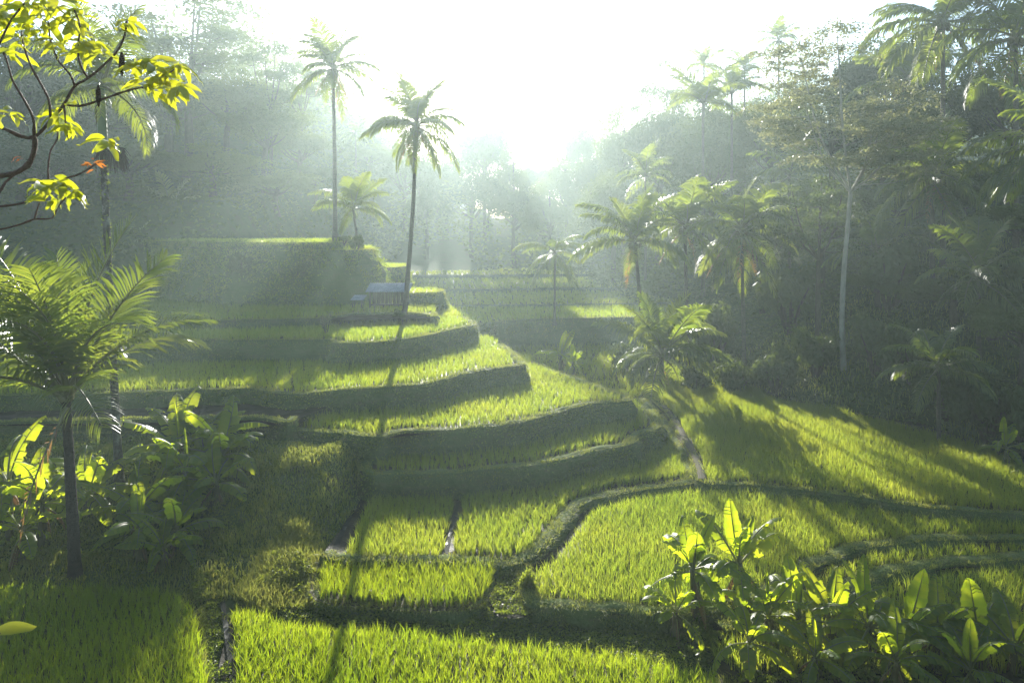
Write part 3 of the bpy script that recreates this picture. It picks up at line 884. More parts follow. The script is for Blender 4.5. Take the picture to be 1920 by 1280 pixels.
# ------------------------------------------------------------------ palms
def frond_mesh(name, elev, droop, nleaf, lw, ll, hang, mat, seed, rach=0.011, gap=0.0, start=0.16, flat=0.0):
    """one feather frond of unit length, growing along +X from the origin, pitched up by elev and bending down by droop"""
    rg = np.random.default_rng(seed)
    ns = 15
    s = np.linspace(0, 1, ns)
    ang = elev - droop * s ** 1.4
    ds = 1.0 / (ns - 1)
    pts = np.zeros((ns, 3))
    for i in range(1, ns):
        a = 0.5 * (ang[i] + ang[i - 1])
        pts[i] = pts[i - 1] + ds * np.array([math.cos(a), 0.0, math.sin(a)])
    pts[:, 1] += 0.03 * np.sin(s * 2.2 + seed)
    mb = MB()
    tube(mb, pts, rach * (1.25 - s * 1.1) * np.where(s < 0.1, 1.5, 1.0), 4)
    nr = mb.n
    nq = len(mb.q[0])
    nt = len(mb.t[0])
    V, q, t = [], [], []
    for side in (-1, 1):
        u = np.linspace(start, 0.995, nleaf) + rg.uniform(-0.3, 0.3, nleaf) / nleaf
        if gap > 0:
            u = u[rg.uniform(0, 1, nleaf) > gap]
        u = np.clip(u, 0, 1)
        n = len(u)
        base = np.stack([np.interp(u, s, pts[:, k]) for k in range(3)], -1)
        an = np.interp(u, s, ang)
        tan = np.stack([np.cos(an), np.zeros(n), np.sin(an)], -1)
        up = np.stack([-np.sin(an), np.zeros(n), np.cos(an)], -1)
        sd = np.zeros((n, 3))
        sd[:, 1] = side
        prof = np.sin(np.clip((u - start) / (1 - start), 0, 1) ** 0.75 * 2.35 + 0.55) * 0.92 + 0.12
        L = ll * np.clip(prof, 0.25, 1.1) * rg.uniform(0.85, 1.1, n)
        fw = (0.45 + 0.75 * u ** 2)[:, None]
        d1 = tan * fw + sd * 0.9 + up * (0.32 - flat)
        d1 += rg.normal(0, 0.09, (n, 3))
        d1 /= np.linalg.norm(d1, axis=1)[:, None]
        g = np.zeros((n, 3))
        g[:, 2] = -1
        hg = hang * rg.uniform(0.7, 1.3, n)[:, None]
        d2 = d1 + g * hg
        d2 /= np.linalg.norm(d2, axis=1)[:, None]
        d3 = d1 + g * hg * 2.3
        d3 /= np.linalg.norm(d3, axis=1)[:, None]
        m1 = base + d1 * (L * 0.35)[:, None]
        m2 = m1 + d2 * (L * 0.35)[:, None]
        tip = m2 + d3 * (L * 0.30)[:, None]
        wv = tan * (lw * 0.5)
        wv = wv + up * (lw * 0.12)
        V.append(np.stack([base - wv * 0.6, base + wv * 0.6, m1 + wv, m1 - wv, m2 + wv * 0.8, m2 - wv * 0.8, tip], 1).reshape(-1, 3))
    V = np.concatenate(V)
    n = len(V) // 7
    k = np.arange(n)[:, None] * 7
    mb.add(V, np.concatenate([k + np.array([[0, 1, 2, 3]]), k + np.array([[3, 2, 4, 5]])]), k + np.array([[5, 4, 6]]))
    return (mesh_np(name, mb.v[1], [mb.q[1] - nr, mb.t[1] - nr], mat), mesh_np('rachis', mb.v[0], [mb.q[0], mb.t[0]], M['rachis'], True), 'rachis')


D2R = math.radians
FR = {}
for lod, (nl, lwid) in {'near': (48, 0.0145), 'mid': (52, 0.024), 'far': (28, 0.036)}.items():
    for ci, (el, dr) in enumerate([(82, 0.5), (66, 0.75), (48, 1.0), (28, 1.15), (6, 1.05), (-22, 0.8), (-52, 0.45)]):
        for v in range(2):
            hang = 0.22 + 0.16 * ci if lod != 'near' else 0.09 + 0.11 * ci
            FR[lod, ci, v] = frond_mesh('frond', D2R(el + 5 * v), dr * (1 + 0.25 * v), nl, lwid, 0.30, hang * (1 + 0.2 * v), M['palm'], ci * 7 + v, gap=0.03 + 0.03 * ci)
    for v in range(2):
        FR[lod, 'dry', v] = frond_mesh('dry_frond', D2R(-62 + 18 * v), 0.4, nl // 2, lwid, 0.17, 1.2, M['palm_dry'], 90 + v, gap=0.25)
ARECA = [frond_mesh('areca_frond', D2R(e), dr, 46, 0.019, 0.30, hg, M['palm'], 50 + i, rach=0.014, start=0.1, flat=0.1)
         for i, (e, dr, hg) in enumerate([(78, 0.7, 0.25), (52, 1.3, 0.45), (30, 1.7, 0.6), (10, 1.75, 0.8), (-8, 1.5, 0.9)])]


def nuts_mesh(seed):
    rg = np.random.default_rng(seed)
    mb = MB()
    for k in range(9):
        a = k * 2.4
        c = np.array([0.26 * math.cos(a), 0.26 * math.sin(a), -0.15 - 0.22 * rg.uniform()])
        th = np.linspace(0, PI, 6)
        tube(mb, [c + np.array([0, 0, 0.15 * math.cos(t)]) for t in th], 0.115 * np.sin(th) + 0.004, 7)
    return mb.mesh('coconut_cluster', M['nut'], True)


NUTS = nuts_mesh(3)


def palm_trunk(pts, r0, r1, mat, rings=0.16, seg=9):
    p = spline(np.asarray([list(q) for q in pts]), rings)
    n = len(p)
    s = np.linspace(0, 1, n)
    r = r0 + (r1 - r0) * s ** 0.7
    r = r * (1 + 0.07 * (np.arange(n) % 2)) * (1 + 0.7 * np.exp(-s * 22))
    mb = MB()
    tube(mb, p, r, seg, 0.04)
    return mb.mesh('trunk', mat, True)


def add_part(parent, name, mesh, loc=(0, 0, 0), rz=0.0, rx=0.0, ry=0.0, sc=1.0, **props):
    sub = None
    if isinstance(mesh, tuple):
        mesh, sub, sub_name = mesh
    o = link(name, mesh, parent, loc, **props)
    if sub is not None:
        link(sub_name, sub, o)
    o.rotation_euler = (rx, ry, rz)
    o.scale = (sc, sc, sc) if not hasattr(sc, '__len__') else sc
    return o


def coconut_palm(label, crown, base, length, lod='mid', n=20, up=0, low=6, r=0.13, dry=2, nuts=True, seed=0, group=None, mat=None, sag=0.0, name='coconut_palm', bow=0.0, squash=1.0):
    """crown, base: world points; up..low: which frond classes from upright to hanging"""
    rg = random.Random(seed)
    base = Vector(base)
    crown = Vector(crown)
    root = thing(name, label, 'palm tree', base, group)
    c = crown - base
    side = Vector((bow, 0, 0))
    pts = [Vector((0, 0, -0.3)), c * 0.25 + side * 0.7, c * 0.55 + side, c * 0.8 + side * 0.5, c + Vector((0, 0, 0.15))]
    link('trunk', palm_trunk(pts, r, r * 0.62, mat or M['palm_bark'], 0.16 if lod == 'near' else 0.3), root)
    for i in range(n):
        f = (i + 0.5) / n
        ci = up + (low - up) * f ** 0.85
        ci = int(min(6, max(0, round(ci + rg.uniform(-0.6, 0.6)))))
        m = FR[lod, ci, rg.randrange(2)]
        L = length * rg.uniform(0.76, 1.12) * (0.92 if ci < 1 else 1.0)
        o = add_part(root, 'frond', m, c + Vector((0, 0, 0.12 - 0.035 * ci)), rz=i * 2.39996 + rg.uniform(-0.35, 0.35), rx=rg.uniform(-0.28, 0.28), ry=rg.uniform(-0.1, 0.1) + sag, sc=(L, L, L * squash))
    for i in range(dry):
        add_part(root, 'dry_frond', FR[lod, 'dry', i % 2], c + Vector((0, 0, -0.15)), rz=rg.uniform(0, 6.28), sc=length * rg.uniform(0.6, 0.85), label='withered brown frond')
    if nuts:
        add_part(root, 'coconut_cluster', NUTS, c + Vector((0, 0, -0.05)), rz=rg.uniform(0, 6), sc=1.0 if length < 3.2 else 1.15)
    return root


def hz(x, y):
    return float(terrain(x, y)) + ZC


def palm_at(label, cx, cy, d, length, bx=None, base_z=None, **kw):
    c = Q(cx, cy, d)
    x = c.x if bx is None else (bx - CX) / F * d
    z = hz(x, d) if base_z is None else base_z + ZC
    return coconut_palm(label, c, (x, d, z), length, **kw)


GR = 'coconut palms on the wooded slope'
# the two tall palms on the terraces and their neighbours
palm_at('tallest slim coconut palm rising from the grassy mound against white sky', 624, 128, 48.3, 3.4, bx=628, base_z=-0.65, n=25, up=0, low=6, r=0.17, dry=4, seed=4, bow=0.05)
palm_at('coconut palm leaning beside the tin hut, its trunk crossing the roof', 781, 236, 41.5, 3.35, bx=756, base_z=-5.5, n=29, up=0, low=6, r=0.16, dry=4, seed=15, bow=0.12)
palm_at('short coconut palm just behind the edge of the mound', 662, 392, 53, 3.6, bx=678, base_z=-2.8, n=17, up=0, low=5, r=0.13, dry=0, nuts=False, seed=6)
palm_at('tiny far palm silhouette above the hazy wood', 667, 250, 108, 3.6, lod='far', n=14, up=1, low=6, r=0.16, dry=0, nuts=False, seed=8)
palm_at('slender palm with drooping yellowed fronds standing on the valley wall', 1040, 472, 53.5, 3.3, bx=1040, base_z=-6.8, n=14, up=2, low=6, r=0.11, dry=0, nuts=False, seed=9)
# grove right of the middle
palm_at('grove palm with wide bright fronds, left of its cluster', 1190, 452, 42.5, 4.1, bx=1215, n=20, up=0, low=5, r=0.15, dry=1, seed=10)
palm_at('grove palm standing tallest in the middle of the cluster', 1284, 425, 45.5, 4.3, bx=1290, n=20, up=0, low=5, r=0.15, dry=2, seed=11)
palm_at('grove palm at the right with hanging orange dead frond', 1390, 430, 43, 4.2, bx=1396, n=21, up=0, low=6, r=0.14, dry=4, seed=12)
palm_at('young trunkless palm spreading low fronds at the head of the paddy', 1240, 668, 38.5, 3.9, bx=1242, n=19, up=0, low=5, r=0.2, dry=1, nuts=False, seed=13, squash=1.05)
# right-hand skyline and hillside
palm_at('small skyline palm standing highest against pale sky', 1460, 75, 82, 3.4, lod='far', n=18, up=0, low=6, r=0.16, dry=0, seed=20)
palm_at('skyline palm peeping over the flat-topped tree', 1320, 122, 78, 3.0, lod='far', n=15, up=0, low=5, r=0.15, dry=0, nuts=False, seed=21)
palm_at('skyline palm between two others above the grove', 1396, 128, 76, 2.8, lod='far', n=15, up=0, low=5, r=0.15, dry=0, nuts=False, seed=22)
palm_at('upright hazy palm below the skyline palms', 1318, 195, 62, 4.2, lod='far', n=17, up=0, low=4, r=0.16, dry=0, nuts=False, seed=23, group=GR)
palm_at('hazy palm with stiff fronds under the right skyline palm', 1372, 175, 66, 3.8, lod='far', n=16, up=0, low=4, r=0.16, dry=0, nuts=False, seed=24, group=GR)
palm_at('big palm crown cut by the top edge with sunlit fronds', 1768, 42, 42, 4.8, n=22, up=1, low=6, r=0.17, seed=25)
palm_at('dark palm crown in the top corner of the hillside', 1905, 70, 38, 4.6, n=22, up=0, low=6, r=0.17, seed=26)
palm_at('pale sunlit palm behind the white-trunked tree', 1700, 150, 52, 4.4, n=20, up=0, low=5, r=0.16, dry=1, seed=27)
palm_at('dark full palm in the shade below the pale one', 1748, 330, 41, 4.6, n=22, up=0, low=6, r=0.17, seed=28)
palm_at('palm at the right edge with two glowing yellow fronds', 1985, 275, 30, 3.9, n=20, up=1, low=6, r=0.15, seed=29)
palm_at('shaded young palm low on the dark hillside', 1835, 520, 33.5, 3.4, n=16, up=0, low=5, r=0.12, dry=0, nuts=False, seed=30)
palm_at('dim palm half hidden in the centre of the dark slope', 1640, 470, 44, 3.8, n=17, up=0, low=5, r=0.14, dry=0, nuts=False, seed=31, group=GR)
palm_at('small ferny palm at the foot of the right hillside', 1760, 690, 29, 2.6, n=13, up=1, low=5, r=0.1, dry=0, nuts=False, seed=32)
palm_at('hazy palm in the shade above the grove', 1480, 330, 56, 3.8, lod='far', n=16, up=0, low=5, r=0.15, dry=0, nuts=False, seed=33, group=GR)
palm_at('bluish hazy palm left of the grove on the far slope', 1210, 330, 66, 3.6, lod='far', n=16, up=0, low=5, r=0.15, dry=0, nuts=False, seed=34, group=GR)
palm_at('dim palm deep in the haze of the left slope', 320, 400, 64, 3.7, lod='far', n=17, up=0, low=5, r=0.14, dry=0, nuts=False, seed=35)
palm_at('dim palm low in the left haze behind the areca trunk', 250, 480, 57, 3.0, lod='far', n=14, up=0, low=5, r=0.14, dry=0, nuts=False, seed=36)
# near left
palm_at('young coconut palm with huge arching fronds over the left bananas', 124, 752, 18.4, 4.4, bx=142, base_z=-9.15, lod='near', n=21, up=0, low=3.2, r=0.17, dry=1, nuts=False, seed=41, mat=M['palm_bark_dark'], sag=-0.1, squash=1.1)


# areca palm with a very tall thin lichen-spotted trunk
def areca():
    d = 22.0
    base = Vector((Q(226, 900, d).x, d, hz(Q(226, 900, d).x, d)))
    root = thing('areca_palm', 'very tall thin areca palm with lichen-spotted trunk at the left', 'palm tree', base)
    w = [Q(223, 880, d), Q(211, 660, d), Q(203, 500, d), Q(198, 380, d), Q(193, 300, d)]
    pts = [Vector((0, 0, -0.3))] + [p - base for p in w]
    link('trunk', palm_trunk(pts, 0.13, 0.10, M['lichen_bark'], 0.2), root)
    mb = MB()
    s0, s1 = Q(193, 305, d) - base, Q(190, 150, d) - base
    pp = [s0.lerp(s1, t) for t in np.linspace(0, 1, 8)]
    tube(mb, pp, [0.10, 0.14, 0.15, 0.14, 0.13, 0.12, 0.10, 0.07], 10)
    link('crownshaft', mb.mesh('crownshaft', M['crownshaft'], True), root)
    rg = random.Random(3)
    for i in range(13):
        m = ARECA[min(4, int(i / 13 * 5))]
        add_part(root, 'frond', m, s1 + Vector((0, 0, -0.02 * i)), rz=i * 2.4 + rg.uniform(-0.2, 0.2), rx=rg.uniform(-0.1, 0.1), sc=rg.uniform(2.5, 3.1))
    # withered flower stalk bundle under the crownshaft
    mb = MB()
    c = Q(200, 290, d) - base
    for k in range(150):
        a = rg.uniform(0, 2 * PI)
        o = Vector((math.cos(a), math.sin(a), 0))
        r = rg.uniform(0.1, 0.42)
        p0 = c + o * 0.08 + Vector((0, 0, rg.uniform(-0.05, 0.2)))
        p1 = p0 + o * r * 0.8 + Vector((0.12, 0, 0.05))
        p2 = p1 + o * r * 0.3 + Vector((0.05, 0, -rg.uniform(0.2, 0.75)))
        tube(mb, [p0, p1, p2], [0.018, 0.014, 0.006], 4)
    link('flower_stalks', mb.mesh('flower_stalks', M['fibre']), root, label='hanging brown withered flower stalks')
    mb = MB()
    for k in range(5):
        p0 = Q(183, 190, d) - base + Vector((0.03 * k, 0, 0))
        tube(mb, [p0, p0 + Vector((-0.04, 0, -0.3)), p0 + Vector((-0.02, 0, -0.75))], [0.03, 0.05, 0.01], 6)
    link('dry_spathe', mb.mesh('dry_spathe', M['fibre']), root)
    mb = MB()
    for k in range(260):
        t = rg.uniform(0.25, 1.0)
        y = 880 + (300 - 880) * t
        x = np.interp(y, [300, 380, 500, 660, 880], [193, 198, 203, 211, 223])
        a = rg.uniform(0, 2 * PI)
        p = Q(x, y, d) - base + Vector((math.cos(a) * 0.13, math.sin(a) * 0.13, 0))
        leaf_quads(mb, np.array([list(p)]), np.array([rg.uniform(0.05, 0.12)]))
    link('moss', mb.mesh('moss', M['weed']), root, kind='stuff')


areca()


# ------------------------------------------------------------------ banana plants
def banana_leaf(name, elev, droop, seed, tear=0.25, mat=None, width=0.148, roll=0.0, fold=0.2):
    """unit-length banana leaf along +X: midrib, folded halves, wind-torn edge"""
    rg = np.random.default_rng(seed)
    ns = 20
    s = np.linspace(0, 1, ns)
    ang = elev - droop * s ** 1.7
    pts = np.zeros((ns, 3))
    for i in range(1, ns):
        a = 0.5 * (ang[i] + ang[i - 1])
        pts[i] = pts[i - 1] + (1 / (ns - 1)) * np.array([math.cos(a), 0, math.sin(a)])
    mb = MB()
    tube(mb, pts, 0.014 * (1.3 - s * 1.15), 5)
    nq, nt = len(mb.q[0]), len(mb.t[0])
    st = 3                                       # petiole
    for side in (-1, 1):
        d_off = 0.0
        for i in range(st, ns - 1):
            if rg.uniform() < tear:
                d_off = rg.normal(0, 0.22)
                g0 = 0.28
            else:
                g0 = 0.0
            q = []
            for k in (i, i + 1):
                u = (s[k] - s[st]) / (1 - s[st])
                wd = width * (math.sin(PI * min(1, u) ** 0.72) ** 0.55 if 0 < u < 1 else 0.02)
                tan = np.array([math.cos(ang[k]), 0, math.sin(ang[k])])
                up = np.array([-math.sin(ang[k]), 0, math.cos(ang[k])])
                b = pts[k] + (tan * (0.9 / ns * g0) if k == i else 0)
                f = fold + d_off + roll * side
                d1 = np.array([0, side, 0]) * math.cos(f) + up * math.sin(f) + tan * 0.25
                d2 = np.array([0, side, 0]) * math.cos(f - 0.75) + up * math.sin(f - 0.75) + tan * 0.3 + np.array([0, 0, -0.25])
                m = b + d1 * wd * 0.5
                wo = wd * rg.uniform(0.42, 0.62)
                q += [b - up * 0.003, m, m + d2 * wo]
            mb.add(np.array(q), [[0, 1, 4, 3], [1, 2, 5, 4]])
    n0 = len(mb.v[0])
    return (mesh_np(name, np.concatenate(mb.v[1:]), [np.concatenate(mb.q[1:]) - n0], mat or M['banana'], True),
            mesh_np('midrib', mb.v[0], [mb.q[0], mb.t[0]], M['midrib'], True), 'midrib')


BL = {}
for ci, (el, dr) in enumerate([(84, 0.25), (70, 0.7), (55, 1.1), (38, 1.4), (18, 1.3), (-10, 1.2)]):
    for v in range(3):
        BL[ci, v] = banana_leaf('leaf', D2R(el), dr * (0.8 + 0.25 * v), ci * 5 + v, tear=0.2 + 0.08 * ci, fold=0.28 - 0.06 * ci)
BL['roll', 0] = banana_leaf('furled_leaf', D2R(86), 0.1, 70, tear=0, width=0.05, fold=1.0)
BL['dry', 0] = banana_leaf('withered_leaf', D2R(-60), 0.45, 71, tear=0.5, mat=M['banana_dry'], width=0.09, fold=-0.6)
BL['dry', 1] = banana_leaf('withered_leaf', D2R(-35), 0.9, 72, tear=0.6, mat=M['banana_dry'], width=0.08, fold=-0.5)


def stem_mesh(seed):
    rg = random.Random(seed)
    mb = MB()
    pts = [Vector((0.04 * math.sin(t * 2 + seed), 0.03 * math.cos(t * 3 + seed), t)) for t in np.linspace(-0.15, 1, 9)]
    tube(mb, pts, [0.115, 0.11, 0.10, 0.095, 0.09, 0.085, 0.075, 0.065, 0.05], 10, 0.04)
    for k in range(5):                           # loose dry sheaths
        a = rg.uniform(0, 6.28)
        z = rg.uniform(0.3, 0.9)
        o = Vector((math.cos(a), math.sin(a), 0))
        tube(mb, [o * 0.07 + Vector((0, 0, z)), o * 0.13 + Vector((0, 0, z - 0.12)), o * 0.15 + Vector((0, 0, z - 0.35))], [0.03, 0.035, 0.01], 5)
    return mb.mesh('stem', M['stem'], True)


STEMS = [stem_mesh(k) for k in range(3)]


def banana(label, x, y, z, h, leaf, n=8, seed=0, dry=2, group=None, up=0.0, face=None):
    rg = random.Random(seed)
    root = thing('banana_plant', label, 'banana plant', (x, y, z), group, rz=rg.uniform(0, 6.28) if face is None else face)
    add_part(root, 'stem', STEMS[seed % 3], sc=(1, 1, h))
    for i in range(n):
        f = (i + 0.3) / n
        ci = int(min(5, max(0, round(up + (5 - up) * f ** 0.9 + rg.uniform(-0.7, 0.7)))))
        L = leaf * rg.uniform(0.8, 1.12)
        az = i * 2.4 + rg.uniform(-0.4, 0.4)
        if ci <= 1 and rg.random() < 0.7:         # upright leaves turn their blade to the light
            az = rg.choice((-1, 1)) * PI / 2 + rg.uniform(-0.6, 0.6) - root.rotation_euler.z
        add_part(root, 'leaf', BL[ci, rg.randrange(3)], (0, 0, h * (0.99 - 0.06 * f)), rz=az, rx=rg.uniform(-0.35, 0.35), ry=rg.uniform(-0.12, 0.12), sc=L)
    if rg.random() < 0.5:
        add_part(root, 'furled_leaf', BL['roll', 0], (0, 0, h), rz=rg.uniform(0, 6), sc=leaf * 0.7)
    for i in range(dry):
        add_part(root, 'withered_leaf', BL['dry', i % 2], (0, 0, h * 0.9), rz=rg.uniform(0, 6.28), sc=leaf * rg.uniform(0.5, 0.8))
    return root


def banana_at(label, px, base_y, top_y, d, seed, n=8, leaf=1.7, dz=None, **kw):
    p = Q(px, base_y, d)
    z = hz(p.x, d) if dz is None else dz + ZC
    top = Q(px, top_y, d).z
    h = max(0.6, top - z - leaf * 0.82)
    return banana(label, p.x, d, z, h, leaf, n=n, seed=seed, **kw)


G1 = 'banana plants around the foot of the left palms'
G2 = 'banana plants in the row along the lower right'
# left clump: pixel column, base row, top row, distance
for i, (lab, px, by, ty, d, n, lf) in enumerate([
        ('banana plant cut by the left edge with upright glowing leaves', 15, 1030, 800, 20.0, 8, 2.0),
        ('banana plant between the left edge and the palm trunk', 78, 1040, 838, 19.6, 8, 1.9),
        ('low banana plant directly left of the palm trunk foot', 40, 1060, 905, 19.0, 7, 1.6),
        ('banana plant behind the palm trunk, leaves spreading both ways', 165, 1020, 840, 21.0, 8, 1.9),
        ('banana plant just right of the dark palm trunk', 262, 1030, 850, 20.5, 8, 2.0),
        ('tall banana plant below the tip of the long frond, bright upright leaf', 335, 960, 735, 23.0, 9, 2.3),
        ('tall banana plant with two pale upright leaves at the clump top', 385, 950, 745, 23.4, 9, 2.2),
        ('banana plant on the outer edge of the tall clump', 415, 960, 800, 22.8, 9, 2.1),
        ('shaded banana plant in the heart of the tall clump', 350, 980, 820, 22.0, 9, 2.1),
        ('banana plant drooping at the right end of the left clump', 405, 990, 860, 21.5, 8, 1.9),
        ('small bright banana plant in front of the tall clump', 262, 1060, 905, 19.0, 7, 1.5),
        ('small banana plant with open rosette in front of the clump', 330, 1050, 915, 19.4, 8, 1.5),
        ('young banana plant lowest in front of the clump', 305, 1070, 975, 18.6, 6, 1.3)]):
    banana_at(lab, px, by, ty, d, 100 + i, n=n + 2, leaf=lf, group=G1, up=0.9)
# right: the tall clump and the row
for i, (lab, px, by, ty, d, n, lf, up) in enumerate([
        ('tallest banana plant of the right row with two glowing upright leaves', 1300, 1200, 965, 16.4, 9, 1.55, 0.0),
        ('tall banana plant with broad bright upright leaf beside the tallest', 1385, 1205, 955, 16.7, 9, 1.6, 0.0),
        ('banana plant with torn hanging leaves left of the tallest', 1268, 1190, 1075, 16.0, 6, 1.2, 1.0),
        ('banana plant in the dip right of the tall pair', 1440, 1225, 1068, 15.8, 8, 1.4, 0.5),
        ('banana plant with a pale curled leaf in the row', 1500, 1240, 1070, 15.6, 8, 1.4, 0.0),
        ('banana plant with a bright blade in the middle of the row', 1560, 1245, 1085, 15.5, 8, 1.4, 0.0),
        ('banana plant with arching bright leaf, sixth of the row', 1630, 1260, 1100, 15.2, 8, 1.45, 0.3),
        ('banana plant below the curved bund, leaves glossy', 1700, 1265, 1125, 15.0, 8, 1.4, 0.0),
        ('banana plant with a narrow bright upright leaf near the right end', 1755, 1265, 1110, 15.0, 8, 1.45, 0.0),
        ('banana plant with a long bright slanting leaf near the corner', 1838, 1270, 1110, 14.8, 8, 1.5, 0.2),
        ('banana plant at the right edge of the row', 1905, 1275, 1140, 14.6, 8, 1.5, 0.3),
        ('short banana plant in front of the row, lower middle', 1530, 1300, 1190, 14.2, 7, 1.2, 0.5),
        ('short banana plant in front of the row, lower right', 1680, 1300, 1195, 14.0, 7, 1.2, 0.3),
        ('short dark banana plant in the lower right corner', 1820, 1310, 1200, 13.9, 7, 1.25, 0.5),
        ('short banana plant under the tall pair', 1405, 1290, 1150, 14.8, 7, 1.2, 0.6)]):
    banana_at(lab, px, by, ty, d, 200 + i, n=n + 3, leaf=lf * 1.0, group=G2, up=up)
banana_at('small glittering banana plant on the terrace edge in the haze', 1052, 700, 622, 41.0, 301, n=9, leaf=1.7, dz=-8.8)
banana_at('smaller banana plant right beside the glittering one in the haze', 1074, 705, 648, 40.2, 302, n=8, leaf=1.3, dz=-8.8)
banana_at('pale-leaved banana plant at the dark foot of the right hillside', 1885, 870, 785, 26.2, 303, n=8, leaf=1.3)


# ------------------------------------------------------------------ broad-leaved trees
def crown_dense(seed, nl=26, leaves=6200, size=0.3, flat=0.8):
    """unit crown, radius about 1 by 1 by flat, centred on the origin: leafy lobes with gaps between"""
    rg = np.random.default_rng(seed)
    C = []
    for k in range(nl):
        v = rg.normal(0, 1, 3)
        v /= np.linalg.norm(v)
        if v[2] < -0.35:
            v[2] *= -0.6
        C.append(np.append(v * rg.uniform(0.35, 0.85) * np.array([1, 1, flat]), rg.uniform(0.2, 0.38)))
    C = np.array(C)
    pick = rg.choice(nl, leaves, p=C[:, 3] ** 2 / (C[:, 3] ** 2).sum())
    v = rg.normal(0, 1, (leaves, 3))
    v /= np.linalg.norm(v, axis=1)[:, None]
    r = C[pick, 3] * rg.uniform(0.35, 1.0, leaves) ** 0.4 * (1 + 0.25 * rg.normal(0, 1, leaves) * (rg.uniform(0, 1, leaves) < 0.3))
    p = C[pick, :3] + v * r[:, None] * np.array([1, 1, 0.75])
    return p, v, C


def skeleton(mb, ends, h0, r0, top=None, seg=7):
    """limbs from the trunk axis out to the given ends"""
    for e in ends:
        e = np.asarray(e)
        st = np.array([0, 0, h0 + (e[2] - h0) * random.uniform(0.0, 0.45) - 0.02])
        mid = st * 0.5 + e * 0.5 + np.array([0, 0, -0.12 * np.linalg.norm(e - st)])
        p = spline([st, mid, e], np.linalg.norm(e - st) / 5)
        tube(mb, p, np.linspace(r0 * 0.5, r0 * 0.08, len(p)), 5)


def make_dense(seed, R=4.0, H=9.5, leaf=0.34, leaves=6500, mat='far', flat=0.75, bark='bark'):
    p, v, C = crown_dense(seed, nl=28, leaves=leaves, flat=flat)
    zc = H - R * flat
    mbc = MB()
    leaf_quads(mbc, p * R + np.array([0, 0, zc]), leaf * RNG.uniform(0.6, 1.3, len(p)), outward=v, up=0.2)
    mbt = MB()
    random.seed(seed)
    tr = spline([(0, 0, -0.5), (0.15, 0.1, H * 0.3), (-0.1, 0.05, H * 0.6), (0, 0, H * 0.82)], 0.8)
    tube(mbt, tr, np.linspace(0.3, 0.1, len(tr)), 8, 0.05)
    skeleton(mbt, [c[:3] * R * 0.9 + np.array([0, 0, zc]) for c in C[:16]], H * 0.42, 0.2)
    return mbt.mesh('trunk', M[bark], True), mbc.mesh('crown', M[mat]), H, R


def make_umbrella(seed, R=4.5, H=14.0, leaf=0.26, leaves=7000, mat='crown', bark='bark', tiers=9, fork=0.45, lean=0.0, r0=0.26, zr=(0.74, 0.9), plate=1.0, nsub=5, nlimb=5):
    """open, layered crown: forked pale limbs carrying flat leaf plates with sky between them"""
    rg = np.random.default_rng(seed)
    random.seed(seed)
    mbt, mbc = MB(), MB()
    top = np.array([lean * H, 0, H * fork])
    tr = spline([(0, 0, -0.5), (0.12 + lean * H * 0.3, 0.1, H * fork * 0.4), tuple(top)], 0.7)
    tube(mbt, tr, np.linspace(r0, r0 * 0.62, len(tr)), 9, 0.04)
    ends = []
    for k in range(nlimb):
        a = k * 2 * PI / nlimb + rg.uniform(-0.4, 0.4)
        e = np.array([math.cos(a) * R * rg.uniform(0.35, 0.6), math.sin(a) * R * rg.uniform(0.35, 0.6), H * rg.uniform(*zr)])
        if k == 0:
            e = np.array([0.15 * R, 0, H * 0.95])
        e += np.array([top[0], 0, 0])
        m = top * 0.55 + e * 0.45 + np.array([(e - top)[0] * 0.15, (e - top)[1] * 0.15, -0.3])
        p = spline([top, m, e], 0.6)
        tube(mbt, p, np.linspace(r0 * 0.42, r0 * 0.14, len(p)), 6)
        for j in range(nsub):
            t = rg.uniform(0.25, 1.0)
            b = p[int(t * (len(p) - 1))]
            aa = a + rg.normal(0, 0.9)
            L = R * rg.uniform(0.25, 0.6)
            e2 = b + np.array([math.cos(aa) * L, math.sin(aa) * L, rg.uniform(0.05, 0.45) * L])
            q = spline([b, b * 0.5 + e2 * 0.5 + np.array([0, 0, -0.08 * L]), e2], 0.5)
            tube(mbt, q, np.linspace(r0 * 0.16, r0 * 0.035, len(q)), 4)
            ends.append((e2, R * plate * rg.uniform(0.16, 0.32)))
            ends.append((b * 0.4 + e2 * 0.6 + np.array([0, 0, 0.1 * L]), R * plate * rg.uniform(0.12, 0.24)))
        ends.append((e, R * rg.uniform(0.2, 0.34)))
    w = np.array([r ** 2 for _, r in ends])
    pick = rg.choice(len(ends), leaves, p=w / w.sum())
    C = np.array([e for e, _ in ends])[pick]
    r = np.array([r for _, r in ends])[pick]
    a = rg.uniform(0, 2 * PI, leaves)
    rr = r * np.sqrt(rg.uniform(0, 1, leaves)) * (1 + 0.35 * np.sin(a * 3 + pick) + 0.2 * np.sin(a * 7 + pick * 2))
    dome = (1 - np.clip(rr / r, 0, 1.4) ** 2) * r * 0.28
    p = C + np.stack([np.cos(a) * rr, np.sin(a) * rr, dome + rg.normal(0, 0.10, leaves) * r + 0.10 * np.sin(C[:, 0] * 9 + a * 5) * r], -1)
    leaf_quads(mbc, p, leaf * rg.uniform(0.5, 1.3, leaves), up=0.9, aspect=0.55)
    return mbt.mesh('trunk', M[bark], True), mbc.mesh('crown', M[mat]), H, R + abs(lean) * H * 0.2


